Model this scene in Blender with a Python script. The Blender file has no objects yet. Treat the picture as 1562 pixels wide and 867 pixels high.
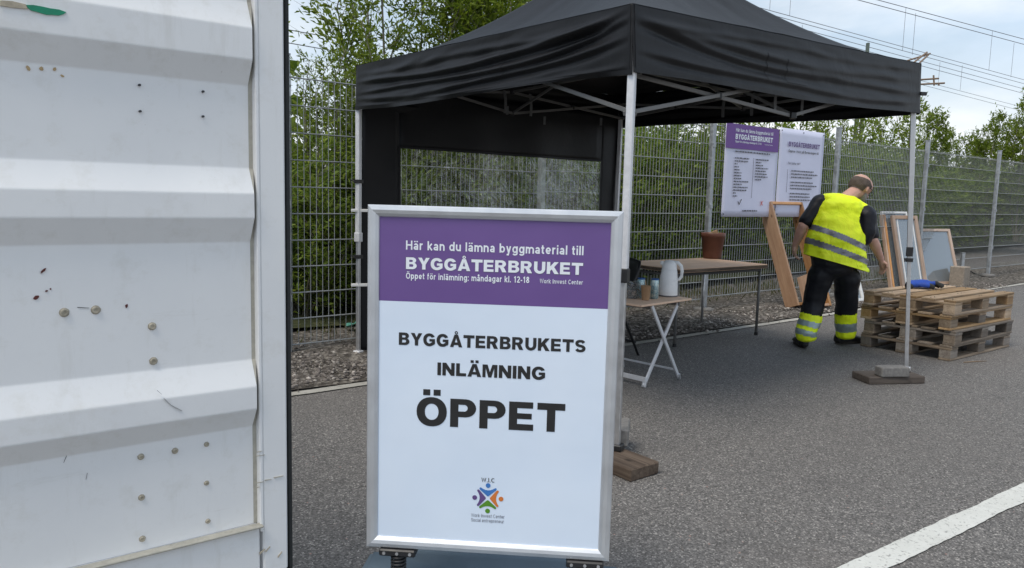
import bpy, bmesh, math, random
import numpy as np
from math import sin, cos, pi, radians, atan, atan2, sqrt
from mathutils import Vector, Matrix, noise
random.seed(7); rng = np.random.default_rng(7)
SC = bpy.context.scene
COL = SC.collection
# ------------------------------------------------------------------ camera
F = 1180.0; CH = 1.33; PT = atan(138/F); RL = radians(1.5)
fw = Vector((0, cos(PT), -sin(PT))); u0 = Vector((0, sin(PT), cos(PT))); r0 = Vector((1, 0, 0))
rr = r0*cos(RL) + u0*sin(RL); uu = -r0*sin(RL) + u0*cos(RL)
CP = Vector((0, 0, CH))
cam = bpy.data.cameras.new('camera'); camo = bpy.data.objects.new('camera', cam); COL.objects.link(camo)
cam.sensor_width = 36; cam.lens = 36*F/1562; cam.clip_end = 2000; cam.clip_start = .05
camo.matrix_world = Matrix(((rr.x, uu.x, -fw.x, CP.x), (rr.y, uu.y, -fw.y, CP.y), (rr.z, uu.z, -fw.z, CP.z), (0, 0, 0, 1)))
SC.camera = camo
def ray(x, y): return fw + rr*((x-781)/F) - uu*((y-433.5)/F)
def G(x, y, z=0.0):
    d = ray(x, y); return CP + d*((z-CH)/d.z)
def W(x, y, Y):
    d = ray(x, y); return CP + d*(Y/d.y)
def onp(x, y, P0, n):
    d = ray(x, y); return CP + d*((P0-CP).dot(n)/d.dot(n))
# ------------------------------------------------------------------ sky, sun, exposure
SUN_EL = radians(60); SUN_AZ = radians(-140)      # azimuth from +Y towards +X
w = bpy.data.worlds.new('World'); SC.world = w; w.use_nodes = True
nt = w.node_tree; nt.nodes.clear()
def N(t, kind, **kw):
    n = t.nodes.new(kind)
    for k, v in kw.items(): setattr(n, k, v)
    return n
out = N(nt, 'ShaderNodeOutputWorld'); bg = N(nt, 'ShaderNodeBackground')
sky = N(nt, 'ShaderNodeTexSky', sky_type='NISHITA', sun_disc=False, sun_elevation=SUN_EL, sun_rotation=SUN_AZ)
sky.air_density = 1.3; sky.dust_density = 1.5
tc = N(nt, 'ShaderNodeTexCoord'); sep = N(nt, 'ShaderNodeSeparateXYZ'); nt.links.new(tc.outputs['Generated'], sep.inputs[0])
def M2(op, a, b=None, t=nt):
    n = N(t, 'ShaderNodeMath', operation=op)
    for i, v in enumerate((a, b)):
        if v is None: continue
        if isinstance(v, (int, float)): n.inputs[i].default_value = v
        else: t.links.new(v, n.inputs[i])
    return n.outputs[0]
zz = M2('ADD', M2('MAXIMUM', sep.outputs[2], 0), .18)
cmb = N(nt, 'ShaderNodeCombineXYZ')
nt.links.new(M2('DIVIDE', sep.outputs[0], zz), cmb.inputs[0]); nt.links.new(M2('DIVIDE', sep.outputs[1], zz), cmb.inputs[1])
cn = N(nt, 'ShaderNodeTexNoise'); cn.inputs['Scale'].default_value = .9; cn.inputs['Detail'].default_value = 8; cn.inputs['Roughness'].default_value = .6; cn.inputs['Distortion'].default_value = .4
cmo = N(nt, 'ShaderNodeVectorMath', operation='ADD'); cmo.inputs[1].default_value = (2, 8, 0); nt.links.new(cmb.outputs[0], cmo.inputs[0])
nt.links.new(cmo.outputs[0], cn.inputs['Vector'])
cr = N(nt, 'ShaderNodeMapRange'); cr.inputs['From Min'].default_value = .40; cr.inputs['From Max'].default_value = .70; cr.inputs['To Min'].default_value = .50; cr.inputs['To Max'].default_value = .95
nt.links.new(cn.outputs[0], cr.inputs[0])
hz = N(nt, 'ShaderNodeMapRange'); hz.inputs['From Min'].default_value = .0; hz.inputs['From Max'].default_value = .22; hz.inputs['To Min'].default_value = .5; hz.inputs['To Max'].default_value = 0
nt.links.new(sep.outputs[2], hz.inputs[0])
fac = M2('MINIMUM', M2('ADD', cr.outputs[0], hz.outputs[0]), .97)
# thick and thin cloud: brightness of the cloud itself
cn2 = N(nt, 'ShaderNodeTexNoise'); cn2.inputs['Scale'].default_value = 1.1; cn2.inputs['Detail'].default_value = 6
nt.links.new(cmo.outputs[0], cn2.inputs['Vector'])
cc = N(nt, 'ShaderNodeMix', data_type='RGBA'); cc.inputs[6].default_value = (5.7, 7.0, 8.5, 1); cc.inputs[7].default_value = (10.3, 10.4, 10.6, 1)
cm2 = N(nt, 'ShaderNodeMapRange'); cm2.inputs['From Min'].default_value = .44; cm2.inputs['From Max'].default_value = .74; nt.links.new(cn2.outputs[0], cm2.inputs[0]); nt.links.new(cm2.outputs[0], cc.inputs[0])
hz2 = N(nt, 'ShaderNodeMapRange'); hz2.inputs['From Min'].default_value = .02; hz2.inputs['From Max'].default_value = .20; hz2.inputs['To Min'].default_value = .75; hz2.inputs['To Max'].default_value = 0
nt.links.new(sep.outputs[2], hz2.inputs[0])
ch = N(nt, 'ShaderNodeMix', data_type='RGBA'); nt.links.new(hz2.outputs[0], ch.inputs[0]); nt.links.new(cc.outputs[2], ch.inputs[6]); ch.inputs[7].default_value = (9.9, 10.0, 10.1, 1)
mx = N(nt, 'ShaderNodeMix', data_type='RGBA'); nt.links.new(fac, mx.inputs[0]); nt.links.new(sky.outputs[0], mx.inputs[6]); nt.links.new(ch.outputs[2], mx.inputs[7])
nt.links.new(mx.outputs[2], bg.inputs[0]); bg.inputs[1].default_value = .074
nt.links.new(bg.outputs[0], out.inputs[0])
sl = bpy.data.lights.new('sun', 'SUN'); sl.energy = 1.5; sl.angle = radians(26); sl.color = (1, .93, .82)
so = bpy.data.objects.new('sun', sl); COL.objects.link(so)
sd = Vector((sin(SUN_AZ)*cos(SUN_EL), cos(SUN_AZ)*cos(SUN_EL), sin(SUN_EL)))
so.rotation_euler = sd.to_track_quat('Z', 'Y').to_euler()
SC.view_settings.view_transform = 'Standard'; SC.view_settings.look = 'None'; SC.view_settings.exposure = 0.68; SC.view_settings.gamma = 1
SC.view_settings.use_curve_mapping = False
SC.cycles.max_bounces = 6; SC.cycles.transparent_max_bounces = 16

# ------------------------------------------------------------------ materials
def srgb(r, g, b):
    return tuple(((c/255)/12.92 if c/255 <= .04045 else ((c/255+.055)/1.055)**2.4) for c in (r, g, b)) + (1,)
class Mat:
    def __init__(s, name, col=(.5, .5, .5), rough=.6, metal=0, spec=.5, coat=0):
        s.m = bpy.data.materials.new(name); s.m.use_nodes = True; s.t = s.m.node_tree
        s.p = s.t.nodes['Principled BSDF']; s.out = s.t.nodes['Material Output']
        s.p.inputs['Base Color'].default_value = (*col[:3], 1); s.p.inputs['Roughness'].default_value = rough
        s.p.inputs['Metallic'].default_value = metal; s.p.inputs['Specular IOR Level'].default_value = spec
        s.p.inputs['Coat Weight'].default_value = coat
        s.col = None
    def n(s, kind, **kw): return N(s.t, kind, **kw)
    def l(s, a, b): s.t.links.new(a, b)
    def co(s, kind='Object', scale=(1, 1, 1), off=None):
        c = s.n('ShaderNodeTexCoord'); m = s.n('ShaderNodeMapping'); m.inputs['Scale'].default_value = scale
        s.l(c.outputs[kind], m.inputs[0])
        if off: s.l(off, m.inputs['Location'])
        return m.outputs[0]
    def noise(s, vec, scale=5, detail=4, rough=.6, dist=0):
        n = s.n('ShaderNodeTexNoise'); n.inputs['Scale'].default_value = scale; n.inputs['Detail'].default_value = detail
        n.inputs['Roughness'].default_value = rough; n.inputs['Distortion'].default_value = dist
        s.l(vec, n.inputs['Vector']); return n.outputs[0]
    def vor(s, vec, scale=5, out='Distance', feature='F1'):
        n = s.n('ShaderNodeTexVoronoi', feature=feature); n.inputs['Scale'].default_value = scale
        s.l(vec, n.inputs['Vector']); return n.outputs[out]
    def ramp(s, f, stops):
        n = s.n('ShaderNodeValToRGB'); e = n.color_ramp.elements
        while len(e) < len(stops): e.new(.5)
        for i, (p, c) in enumerate(stops):
            e[i].position = p; e[i].color = (*c[:3], 1) if len(c) >= 3 else (c[0],)*3+(1,)
        s.l(f, n.inputs[0]); return n.outputs[0]
    def mr(s, f, a, b, c, d):
        n = s.n('ShaderNodeMapRange'); n.clamp = True
        for i, v in enumerate((a, b, c, d)): n.inputs[i+1].default_value = v
        s.l(f, n.inputs[0]); return n.outputs[0]
    def mix(s, f, a, b, mode='MIX'):
        n = s.n('ShaderNodeMix', data_type='RGBA', blend_type=mode)
        if isinstance(f, (int, float)): n.inputs[0].default_value = f
        else: s.l(f, n.inputs[0])
        for i, v in ((6, a), (7, b)):
            if isinstance(v, tuple): n.inputs[i].default_value = (*v[:3], 1)
            else: s.l(v, n.inputs[i])
        return n.outputs[2]
    def base(s, c): s.l(c, s.p.inputs['Base Color']); return s
    def rough(s, c): s.l(c, s.p.inputs['Roughness']); return s
    def bump(s, h, strength=.3, dist=.01):
        b = s.n('ShaderNodeBump'); b.inputs['Strength'].default_value = strength; b.inputs['Distance'].default_value = dist
        s.l(h, b.inputs['Height'])
        if s.p.inputs['Normal'].links: s.l(s.p.inputs['Normal'].links[0].from_socket, b.inputs['Normal'])
        s.l(b.outputs[0], s.p.inputs['Normal']); return s
    def rnd(s): return s.n('ShaderNodeObjectInfo').outputs['Random']
def simple(name, col, rough=.6, metal=0, var=.12, scale=14, bump=0, spec=.5):
    """one colour broken up by two scales of grime"""
    m = Mat(name, col, rough, metal, spec); v = m.co('Object')
    f = m.noise(v, scale, 6, .65); g = m.noise(v, scale*.17, 3)
    lo = tuple(c*(1-var*1.4) for c in col[:3]); hi = tuple(min(1, c*(1+var)) for c in col[:3])
    c = m.ramp(f, [(.3, lo), (.7, hi)])
    m.base(m.mix(m.mr(g, .3, .7, 0, var), c, tuple(c*.6 for c in col[:3])))
    m.rough(m.mr(f, .3, .7, max(0, rough-.08), min(1, rough+.1)))
    if bump: m.bump(f, bump, .004)
    return m
MT = {}
def wood(name, a, b, dark, grain=1.0, rough=.75, gap=.0):
    m = Mat(name, a, rough, 0, .3); r = m.rnd()
    off = m.n('ShaderNodeCombineXYZ'); mm = M2('MULTIPLY', r, 37.0, m.t); m.l(mm, off.inputs[0]); m.l(mm, off.inputs[1]); m.l(mm, off.inputs[2])
    v = m.co('Object', (1.6, 30, 30), off.outputs[0]); v2 = m.co('Object', (5, 9, 9), off.outputs[0])
    g = m.noise(v, 1.5*grain, 8, .7, .6); k = m.vor(v2, .9); st = m.noise(v2, .6, 4)
    c = m.ramp(g, [(.25, dark), (.45, a), (.72, b)])
    c = m.mix(m.mr(k, .05, .14, .75, 0), c, tuple(x*.35 for x in dark))
    c = m.mix(m.mr(st, .42, .70, 0, .6), c, dark)
    hs = m.n('ShaderNodeHueSaturation'); m.l(c, hs.inputs['Color']); m.l(m.mr(r, 0, 1, .50, 1.22), hs.inputs['Value']); m.l(m.mr(M2('FRACT', M2('MULTIPLY', r, 7.3, m.t), None, m.t), 0, 1, .6, 1.05), hs.inputs['Saturation'])
    m.base(hs.outputs[0]); m.bump(g, .5, .004); return m
MT['pallet_new'] = wood('pallet_wood', (.40, .255, .125), (.56, .38, .20), (.22, .125, .06)).m
MT['pallet_old'] = wood('grey_pallet_wood', (.25, .19, .135), (.36, .29, .215), (.12, .085, .06)).m
MT['pine'] = wood('varnished_pine', (.50, .25, .10), (.64, .36, .165), (.34, .15, .055), .7, .5).m
MT['pine_pale'] = wood('pale_pine', (.46, .30, .20), (.58, .40, .29), (.30, .18, .11), .8, .55).m
MT['plank'] = wood('weathered_plank', (.17, .11, .07), (.30, .21, .14), (.07, .045, .03), 1.1, .85).m
MT['plank_grey'] = wood('grey_plank', (.17, .14, .12), (.26, .22, .19), (.09, .07, .06), 1.1, .85).m
MT['concrete'] = simple('concrete', (.21, .20, .19), .9, 0, .25, 40, .5).m
MT['beige_block'] = simple('beige_block', (.30, .25, .20), .9, 0, .2, 30, .5).m
MT['laminate'] = wood('table_laminate', (.68, .34, .12), (.74, .40, .15), (.58, .28, .09), .5, .65).m
MT['alu'] = simple('brushed_aluminium', (.62, .62, .63), .38, .85, .06, 30).m
MT['alu_frame'] = simple('satin_aluminium', (.66, .68, .71), .42, .75, .05, 9).m
MT['alu_white'] = simple('pale_aluminium', (.72, .72, .74), .45, .3, .06, 30).m
MT['galv'] = None
m = Mat('galvanised_steel', (.4, .42, .44), .5, .6); v = m.co('Object'); k = m.vor(v, 28, 'Color'); h = m.n('ShaderNodeRGBToBW'); m.l(k, h.inputs[0])
f = m.noise(v, 5, 5); m.base(m.mix(m.mr(f, .35, .7, 0, .6), m.ramp(h.outputs[0], [(.2, (.33, .35, .37)), (.8, (.47, .49, .51))]), (.30, .31, .32))); m.rough(m.mr(h.outputs[0], .2, .8, .42, .62)); MT['galv'] = m.m
MT['wire'] = simple('galvanised_wire', (.37, .385, .39), .5, .3, .1, 30).m
MT['darkwire'] = simple('overhead_wire', (.20, .19, .20), .6, .4, .1).m
MT['pole_green'] = simple('mast_green', (.12, .15, .13), .7, .1, .15).m
MT['rust_arm'] = simple('rusty_arm', (.24, .17, .12), .7, .2, .15).m
MT['black_plastic'] = simple('black_plastic', (.018, .018, .02), .45, 0, .2).m
MT['black_rubber'] = simple('black_rubber', (.02, .022, .022), .7, 0, .3, 60, .3).m
MT['truss'] = simple('truss_metal', (.20, .195, .19), .55, .4, .1).m
MT['strap'] = simple('grey_strap', (.16, .16, .16), .8).m
MT['base_grey'] = simple('blue_grey_plastic', (.135, .18, .22), .5, 0, .08, 5, .05).m
MT['print_white'] = None
m = Mat('poster_paper', (.62, .68, .78), .34); v = m.co('Object'); f = m.noise(v, 3.0, 3, .5); m.base(m.ramp(f, [(.3, (.66, .76, .90)), (.7, (.71, .80, .92))])); m.bump(f, .5, .012); m.p.inputs['Coat Weight'].default_value = .25; m.p.inputs['Coat Roughness'].default_value = .15; MT['print_white'] = m.m
m = Mat('poster_purple', (.11, .06, .24), .34); v = m.co('Object'); f = m.noise(v, 3.0, 3, .5); m.base(m.ramp(f, [(.3, (.125, .068, .245)), (.7, (.145, .08, .275))])); m.bump(f, .5, .012); m.p.inputs['Coat Weight'].default_value = .25; m.p.inputs['Coat Roughness'].default_value = .15; MT['print_purple'] = m.m
MT['sheet'] = simple('poster_sheet', (.66, .67, .82), .5, 0, .03, 3).m
MT['sheet_purple'] = simple('poster_sheet_purple', (.15, .06, .27), .5, 0, .05, 3).m
for nm, c in (('ink_black', (.02, .02, .021)), ('ink_white', (.78, .82, .88)), ('ink_grey', (.12, .12, .16)), ('ink_purple', (.10, .05, .2)), ('ink_blue', (.045, .18, .50)),
              ('ink_orange', (.62, .18, .035)), ('ink_green', (.09, .26, .02)), ('ink_violet', (.12, .07, .22)), ('ink_red', (.6, .08, .06)), ('ink_text', (.10, .10, .13))):
    MT[nm] = simple(nm, c, .4, 0, .04, 20).m
# container paint
m = Mat('container_paint', (.5, .5, .5), .45); v = m.co('Object')
f = m.noise(v, 2.2, 6, .6); g = m.noise(v, 11, 7, .7); st = m.noise(m.co('Object', (9, 9, 1.3)), 1.5, 6, .7); sp = m.noise(v, 42, 4, .6)
c = m.ramp(f, [(.3, (.745, .75, .755)), (.7, (.81, .81, .805))])
c = m.mix(m.mr(g, .54, .76, 0, .38), c, (.56, .54, .48))
c = m.mix(m.mr(st, .57, .82, 0, .35), c, (.48, .46, .40))
hs2 = m.noise(m.co('Object', (1.2, 1.2, 10)), 2.2, 7, .75); c = m.mix(m.mr(hs2, .62, .80, 0, .4), c, (.50, .48, .43))
c = m.mix(m.mr(sp, .735, .77, 0, .6), c, (.25, .21, .17))
m.base(c); m.rough(m.mr(g, .3, .7, .34, .6)); m.bump(g, .12, .004); MT['paint'] = m.m
MT['primer'] = simple('old_paint_edge', (.42, .40, .34), .6, 0, .15, 40, .2).m
m = Mat('rusty_bar', (.4, .4, .4), .7); v = m.co('Object'); f = m.noise(v, 9, 6, .7); m.base(m.ramp(f, [(.42, (.42, .40, .37)), (.56, (.30, .22, .15)), (.66, (.17, .07, .03))])); m.bump(f, .4, .004); MT['rusty'] = m.m
MT['bolt'] = simple('bolt_paint', (.40, .36, .28), .5, .1, .3, 60, .3).m
MT['green_tape'] = simple('green_tape', (.0, .25, .13), .4, 0, .2, 20).m
MT['glue'] = simple('glue_residue', (.46, .40, .30), .7, 0, .25, 60).m
MT['yellow_mark'] = simple('ochre_scrape', (.50, .36, .19), .7, 0, .25, 60).m
MT['red_mark'] = simple('red_chip', (.11, .025, .02), .7, 0, .25, 60).m
MT['screw'] = simple('dark_screw', (.06, .06, .065), .4, .6).m
# fabric
def fabric(name, c, bs=.25):
    m = Mat(name, c, .50, 0, .30); v = m.co('Object'); wv = m.noise(v, 900, 2); f = m.noise(v, 2.5, 5, .6, .5)
    m.base(m.mix(m.mr(f, .35, .7, 0, .6), tuple(x*.85 for x in c), tuple(min(1, x*1.25) for x in c))); m.bump(f, bs, .03); m.bump(wv, .1, .001)
    m.p.inputs['Sheen Weight'].default_value = .02; return m
MT['canopy'] = fabric('black_canopy_cloth', (.0062, .0062, .0078), .22).m
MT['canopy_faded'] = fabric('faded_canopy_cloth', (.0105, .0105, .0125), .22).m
MT['shirt'] = fabric('dark_navy_cotton', (.006, .0065, .012)).m
MT['trouser'] = fabric('black_work_cloth', (.009, .010, .014)).m
m = Mat('hi_vis_yellow', (.62, .92, .0), .6); v = m.co('Object'); f = m.noise(v, 7, 5, .6, .6); m.bump(m.noise(m.co('Object', (1, 1, .35)), 16, 4, .6, 1.5), .5, .02); m.base(m.ramp(f, [(.3, (.80, 1, .0)), (.7, (.92, 1, .02))])); m.bump(f, .35, .02); m.bump(m.noise(v, 600, 2), .1, .001); MT['hivis'] = m.m
MT['reflect'] = simple('reflective_band', (.21, .21, .24), .35, .3, .12, 30).m
MT['reflect_pale'] = simple('pale_reflective_band', (.36, .44, .43), .35, .3, .12, 30).m
m = Mat('skin', (.42, .22, .16), .55, 0, .4); v = m.co('Object'); f = m.noise(v, 26, 5, .6); g = m.noise(v, 6, 3)
m.base(m.mix(m.mr(g, .35, .7, 0, .5), m.ramp(f, [(.3, (.50, .30, .23)), (.7, (.60, .38, .30))]), (.54, .26, .20))); m.p.inputs['Subsurface Weight'].default_value = .08; m.p.inputs['Subsurface Radius'].default_value = (.02, .008, .005); m.bump(f, .15, .002); MT['skin'] = m.m
MT['hair'] = simple('short_hair', (.105, .08, .065), .8, 0, .5, 170, .8).m
MT['beard'] = simple('grey_beard', (.36, .33, .31), .9, 0, .35, 170, .8).m
MT['shoe'] = simple('black_shoe', (.018, .017, .017), .6, 0, .3, 40, .3).m
MT['sole'] = simple('shoe_sole', (.035, .028, .022), .8, 0, .4, 60).m
MT['jug'] = simple('white_jug', (.88, .88, .88), .28, 0, .04, 6).m
MT['pot'] = simple('brown_pot', (.13, .045, .025), .5, 0, .15, 12).m
MT['soil'] = simple('soil', (.10, .07, .045), .95, 0, .4, 60, .8).m
MT['card'] = simple('brown_card', (.40, .25, .14), .8, 0, .08, 20).m
MT['glove_blue'] = simple('blue_glove', (.012, .06, .36), .7, 0, .2, 60, .4).m
MT['white_paint'] = simple('white_window_paint', (.70, .70, .69), .45, 0, .08, 20).m
m = Mat('can_print', (.5, .6, .6), .3, .5); v = m.co('Object'); k = m.noise(m.co('Object', (60, 60, 40)), 1, 3, .6); m.base(m.ramp(k, [(.42, (.52, .62, .62)), (.5, (.10, .28, .36)), (.58, (.62, .68, .64))])); MT['can'] = m.m
MT['can_rim'] = simple('blue_can_rim', (.03, .11, .32), .35, .5).m
# transparent things
def sheet_glass(name, tint, haze_glare, gloss, bumpy=0):
    m = Mat(name); tr = m.n('ShaderNodeBsdfTransparent'); tr.inputs[0].default_value = (*tint, 1)
    df = m.n('ShaderNodeBsdfDiffuse'); df.inputs[0].default_value = (.74, .83, .90, 1); gl = m.n('ShaderNodeBsdfGlossy'); gl.inputs['Roughness'].default_value = .08
    fr = m.n('ShaderNodeFresnel'); fr.inputs[0].default_value = 1.45
    a = m.n('ShaderNodeMixShader'); b = m.n('ShaderNodeMixShader'); a.inputs[0].default_value = haze_glare
    m.l(tr.outputs[0], a.inputs[1]); m.l(df.outputs[0], a.inputs[2])
    fm = M2('MULTIPLY', fr.outputs[0], gloss, m.t); m.l(fm, b.inputs[0]); m.l(a.outputs[0], b.inputs[1]); m.l(gl.outputs[0], b.inputs[2]); m.l(b.outputs[0], m.out.inputs[0])
    if bumpy:
        v = m.co('Object'); f = m.noise(v, 9, 5, .65, 2.2); bu = m.n('ShaderNodeBump'); bu.inputs['Strength'].default_value = bumpy; bu.inputs['Distance'].default_value = .05
        m.l(f, bu.inputs['Height']); m.l(bu.outputs[0], gl.inputs['Normal']); m.l(bu.outputs[0], fr.inputs['Normal'])
        m.l(m.mr(f, .58, .72, 0, haze_glare*2), a.inputs[0])
    return m.m
MT['glass'] = sheet_glass('window_glass', (.97, 1, 1), .26, 5)  # pale blue diffuse share paints in the sky reflection on the panes
MT['pvc'] = sheet_glass('clear_pvc', (.88, .93, .86), .02, .30, .35)
MT['bag'] = sheet_glass('plastic_film', (.9, .9, .9), .3, 2.0, .9)
# ground
m = Mat('asphalt', (.1, .1, .1), .85, 0, .35); v = m.co('Object')
big = m.noise(v, .55, 5, .6); med = m.noise(v, 6, 5, .6); ag = m.vor(v, 150, 'Color'); bw = m.n('ShaderNodeRGBToBW'); m.l(ag, bw.inputs[0]); agd = m.vor(v, 150)
fn = m.noise(v, 330, 3, .7)
c = m.ramp(bw.outputs[0], [(.08, (.057, .053, .050)), (.42, (.155, .146, .138)), (.72, (.25, .236, .222)), (.93, (.57, .535, .495))])
c = m.mix(m.mr(fn, .38, .58, .72, 0), c, (.055, .055, .056))
c = m.mix(m.mr(big, .35, .68, 0, .35), c, (.15, .138, .128))
c = m.mix(m.mr(med, .50, .75, 0, .25), c, (.17, .155, .145))
st1 = m.noise(v, 1.7, 7, .72, 1.2); c = m.mix(m.mr(st1, .56, .72, 0, .45), c, (.075, .071, .068)); st2 = m.noise(m.co('Object', (1, 1, 1)), .33, 3, .5, .8); c = m.mix(m.mr(st2, .52, .66, 0, .35), c, (.185, .165, .15))
spk = m.vor(v, 30); spr = m.vor(v, 30, 'Color'); sr = m.n('ShaderNodeSeparateColor'); m.l(spr, sr.inputs[0])
on = M2('MULTIPLY', m.mr(spk, .10, .14, 1, 0), m.mr(sr.outputs[0], .55, .57, 0, 1), m.t)
c = m.mix(on, c, m.ramp(sr.outputs[1], [(0, (.30, .28, .26)), (.6, (.48, .45, .42)), (1, (.36, .2, .16))]))
crk = m.n('ShaderNodeTexVoronoi', feature='DISTANCE_TO_EDGE'); crk.inputs['Scale'].default_value = .33
dv = m.n('ShaderNodeVectorMath', operation='ADD'); nz = m.n('ShaderNodeTexNoise'); nz.inputs['Scale'].default_value = 3; m.l(v, nz.inputs['Vector']); m.l(v, dv.inputs[0]); m.l(nz.outputs['Color'], dv.inputs[1]); m.l(dv.outputs[0], crk.inputs['Vector'])
m.base(c); m.bump(agd, .55, .006); m.bump(fn, .3, .002); MT['asphalt'] = m.m
def gravel_mat(name, a, b, c3, sc=34):
    m = Mat(name, a, .95, 0, .2); v = m.co('Object'); k = m.vor(v, sc, 'Color'); bw = m.n('ShaderNodeRGBToBW'); m.l(k, bw.inputs[0]); d = m.vor(v, sc); big = m.noise(v, 1.3, 5)
    fnn = m.noise(v, 130, 4, .7)
    c = m.ramp(bw.outputs[0], [(.15, a), (.55, b), (.88, c3)]); c = m.mix(m.mr(fnn, .3, .65, .55, 0), c, tuple(x*.5 for x in a)); c = m.mix(m.mr(big, .45, .65, 0, .6), c, tuple(x*.8 for x in b))
    m.base(c); m.bump(d, .8, .02); m.bump(fnn, .5, .008); return m.m
MT['gravel'] = gravel_mat('gravel', (.05, .044, .038), (.14, .124, .108), (.36, .33, .29))
MT['dirt'] = gravel_mat('grey_dirt', (.12, .11, .105), (.17, .155, .148), (.25, .235, .22), 60)
MT['scrub'] = gravel_mat('scrub_ground', (.03, .035, .018), (.05, .06, .025), (.10, .10, .05), 20)
m = Mat('gravel_stone', (.2, .18, .17), .9, 0, .25); rp = m.n('ShaderNodeNewGeometry').outputs['Random Per Island']; m.base(m.ramp(rp, [(0, (.06, .053, .048)), (.55, (.17, .15, .137)), (.85, (.26, .235, .215)), (1, (.52, .48, .44))])); MT['stone'] = m.m
m = Mat('road_paint', (.55, .55, .52), .75); v = m.co('Object'); f = m.noise(v, 60, 6, .75); g = m.noise(v, 5, 5, .7); k = m.vor(v, 150)
c = m.ramp(g, [(.3, (.56, .56, .52)), (.7, (.68, .68, .64))]); c = m.mix(m.mr(f, .56, .64, 0, .85), c, (.20, .195, .185)); c = m.mix(m.mr(m.noise(v, 2.3, 6, .75, 1), .55, .7, 0, .45), c, (.30, .29, .27)); m.base(c); m.bump(k, .5, .004); MT['line'] = m.m
m = Mat('worn_road_paint', (.4, .38, .34), .8); v = m.co('Object'); f = m.noise(v, 35, 6, .75); g = m.noise(v, 2.5, 5, .7)
c = m.ramp(g, [(.3, (.34, .325, .29)), (.7, (.46, .445, .40))]); c = m.mix(m.mr(f, .53, .66, 0, .8), c, (.16, .15, .14)); m.base(c); MT['line_worn'] = m.m
def leafmat(name, cols, trans=.35):
    m = Mat(name, cols[0], .55, 0, .2); rp = m.n('ShaderNodeNewGeometry').outputs['Random Per Island']; v = m.co('Object'); cl = m.noise(v, 2.2, 3)
    f = M2('ADD', M2('MULTIPLY', rp, .6, m.t), M2('MULTIPLY', cl, .6, m.t), m.t)
    c = m.ramp(f, [(.25, cols[0]), (.55, cols[1]), (.88, cols[2])]); m.base(c)
    tl = m.n('ShaderNodeBsdfTranslucent'); hs = m.n('ShaderNodeHueSaturation'); hs.inputs['Value'].default_value = 1.5; hs.inputs['Hue'].default_value = .485; m.l(c, hs.inputs['Color']); m.l(hs.outputs[0], tl.inputs[0])
    a = m.n('ShaderNodeMixShader'); a.inputs[0].default_value = trans; m.l(m.p.outputs[0], a.inputs[1]); m.l(tl.outputs[0], a.inputs[2]); m.l(a.outputs[0], m.out.inputs[0]); return m.m
MT['leaf'] = leafmat('willow_leaf', [(.062, .105, .009), (.128, .188, .016), (.22, .285, .045)], .45)
MT['leaf_dark'] = leafmat('hedge_leaf', [(.068, .115, .016), (.135, .21, .028), (.25, .32, .06)], .45)
MT['leaf_grey'] = leafmat('grey_green_leaf', [(.10, .15, .045), (.17, .24, .07), (.27, .33, .11)], .45)
MT['bark'] = simple('bark', (.16, .145, .11), .9, 0, .3, 30, .5).m
MT['grass'] = leafmat('dry_weed', [(.05, .07, .02), (.10, .11, .04), (.16, .15, .07)])
MT['litter'] = simple('green_plastic', (.10, .30, .24), .4, 0, .1).m
MT['twig'] = simple('dry_twig', (.25, .18, .12), .9).m

# ------------------------------------------------------------------ helpers
def props(o, label=None, cat=None, group=None, kind=None):
    if label: o['label'] = label
    if cat: o['category'] = cat
    if group: o['group'] = group
    if kind: o['kind'] = kind
    return o
def thing(name, loc=(0, 0, 0), rz=0, label=None, cat=None, group=None):
    o = bpy.data.objects.new(name, None); COL.objects.link(o); o.location = loc; o.rotation_euler = (0, 0, rz); o.empty_display_size = .1
    return props(o, label, cat, group)
def link(name, me, mat, parent=None, smooth=False):
    if isinstance(me, bmesh.types.BMesh):
        b = me; me = bpy.data.meshes.new(name); b.to_mesh(me); b.free()
    if mat is not None and not me.materials: me.materials.append(MT[mat] if isinstance(mat, str) else mat)
    o = bpy.data.objects.new(name, me); COL.objects.link(o)
    if parent: o.parent = parent
    if smooth: me.polygons.foreach_set('use_smooth', [True]*len(me.polygons))
    return o
def np_mesh(name, v, faces_n, idx):
    """v (n,3); faces all with faces_n corners"""
    me = bpy.data.meshes.new(name); v = np.asarray(v, dtype=np.float32); idx = np.asarray(idx, dtype=np.int32).reshape(-1)
    nf = len(idx)//faces_n
    me.vertices.add(len(v)); me.vertices.foreach_set('co', v.reshape(-1)); me.loops.add(len(idx)); me.loops.foreach_set('vertex_index', idx)
    me.polygons.add(nf); me.polygons.foreach_set('loop_start', np.arange(nf, dtype=np.int32)*faces_n); me.polygons.foreach_set('loop_total', np.full(nf, faces_n, dtype=np.int32))
    me.update(calc_edges=True); me.validate(); return me
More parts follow.
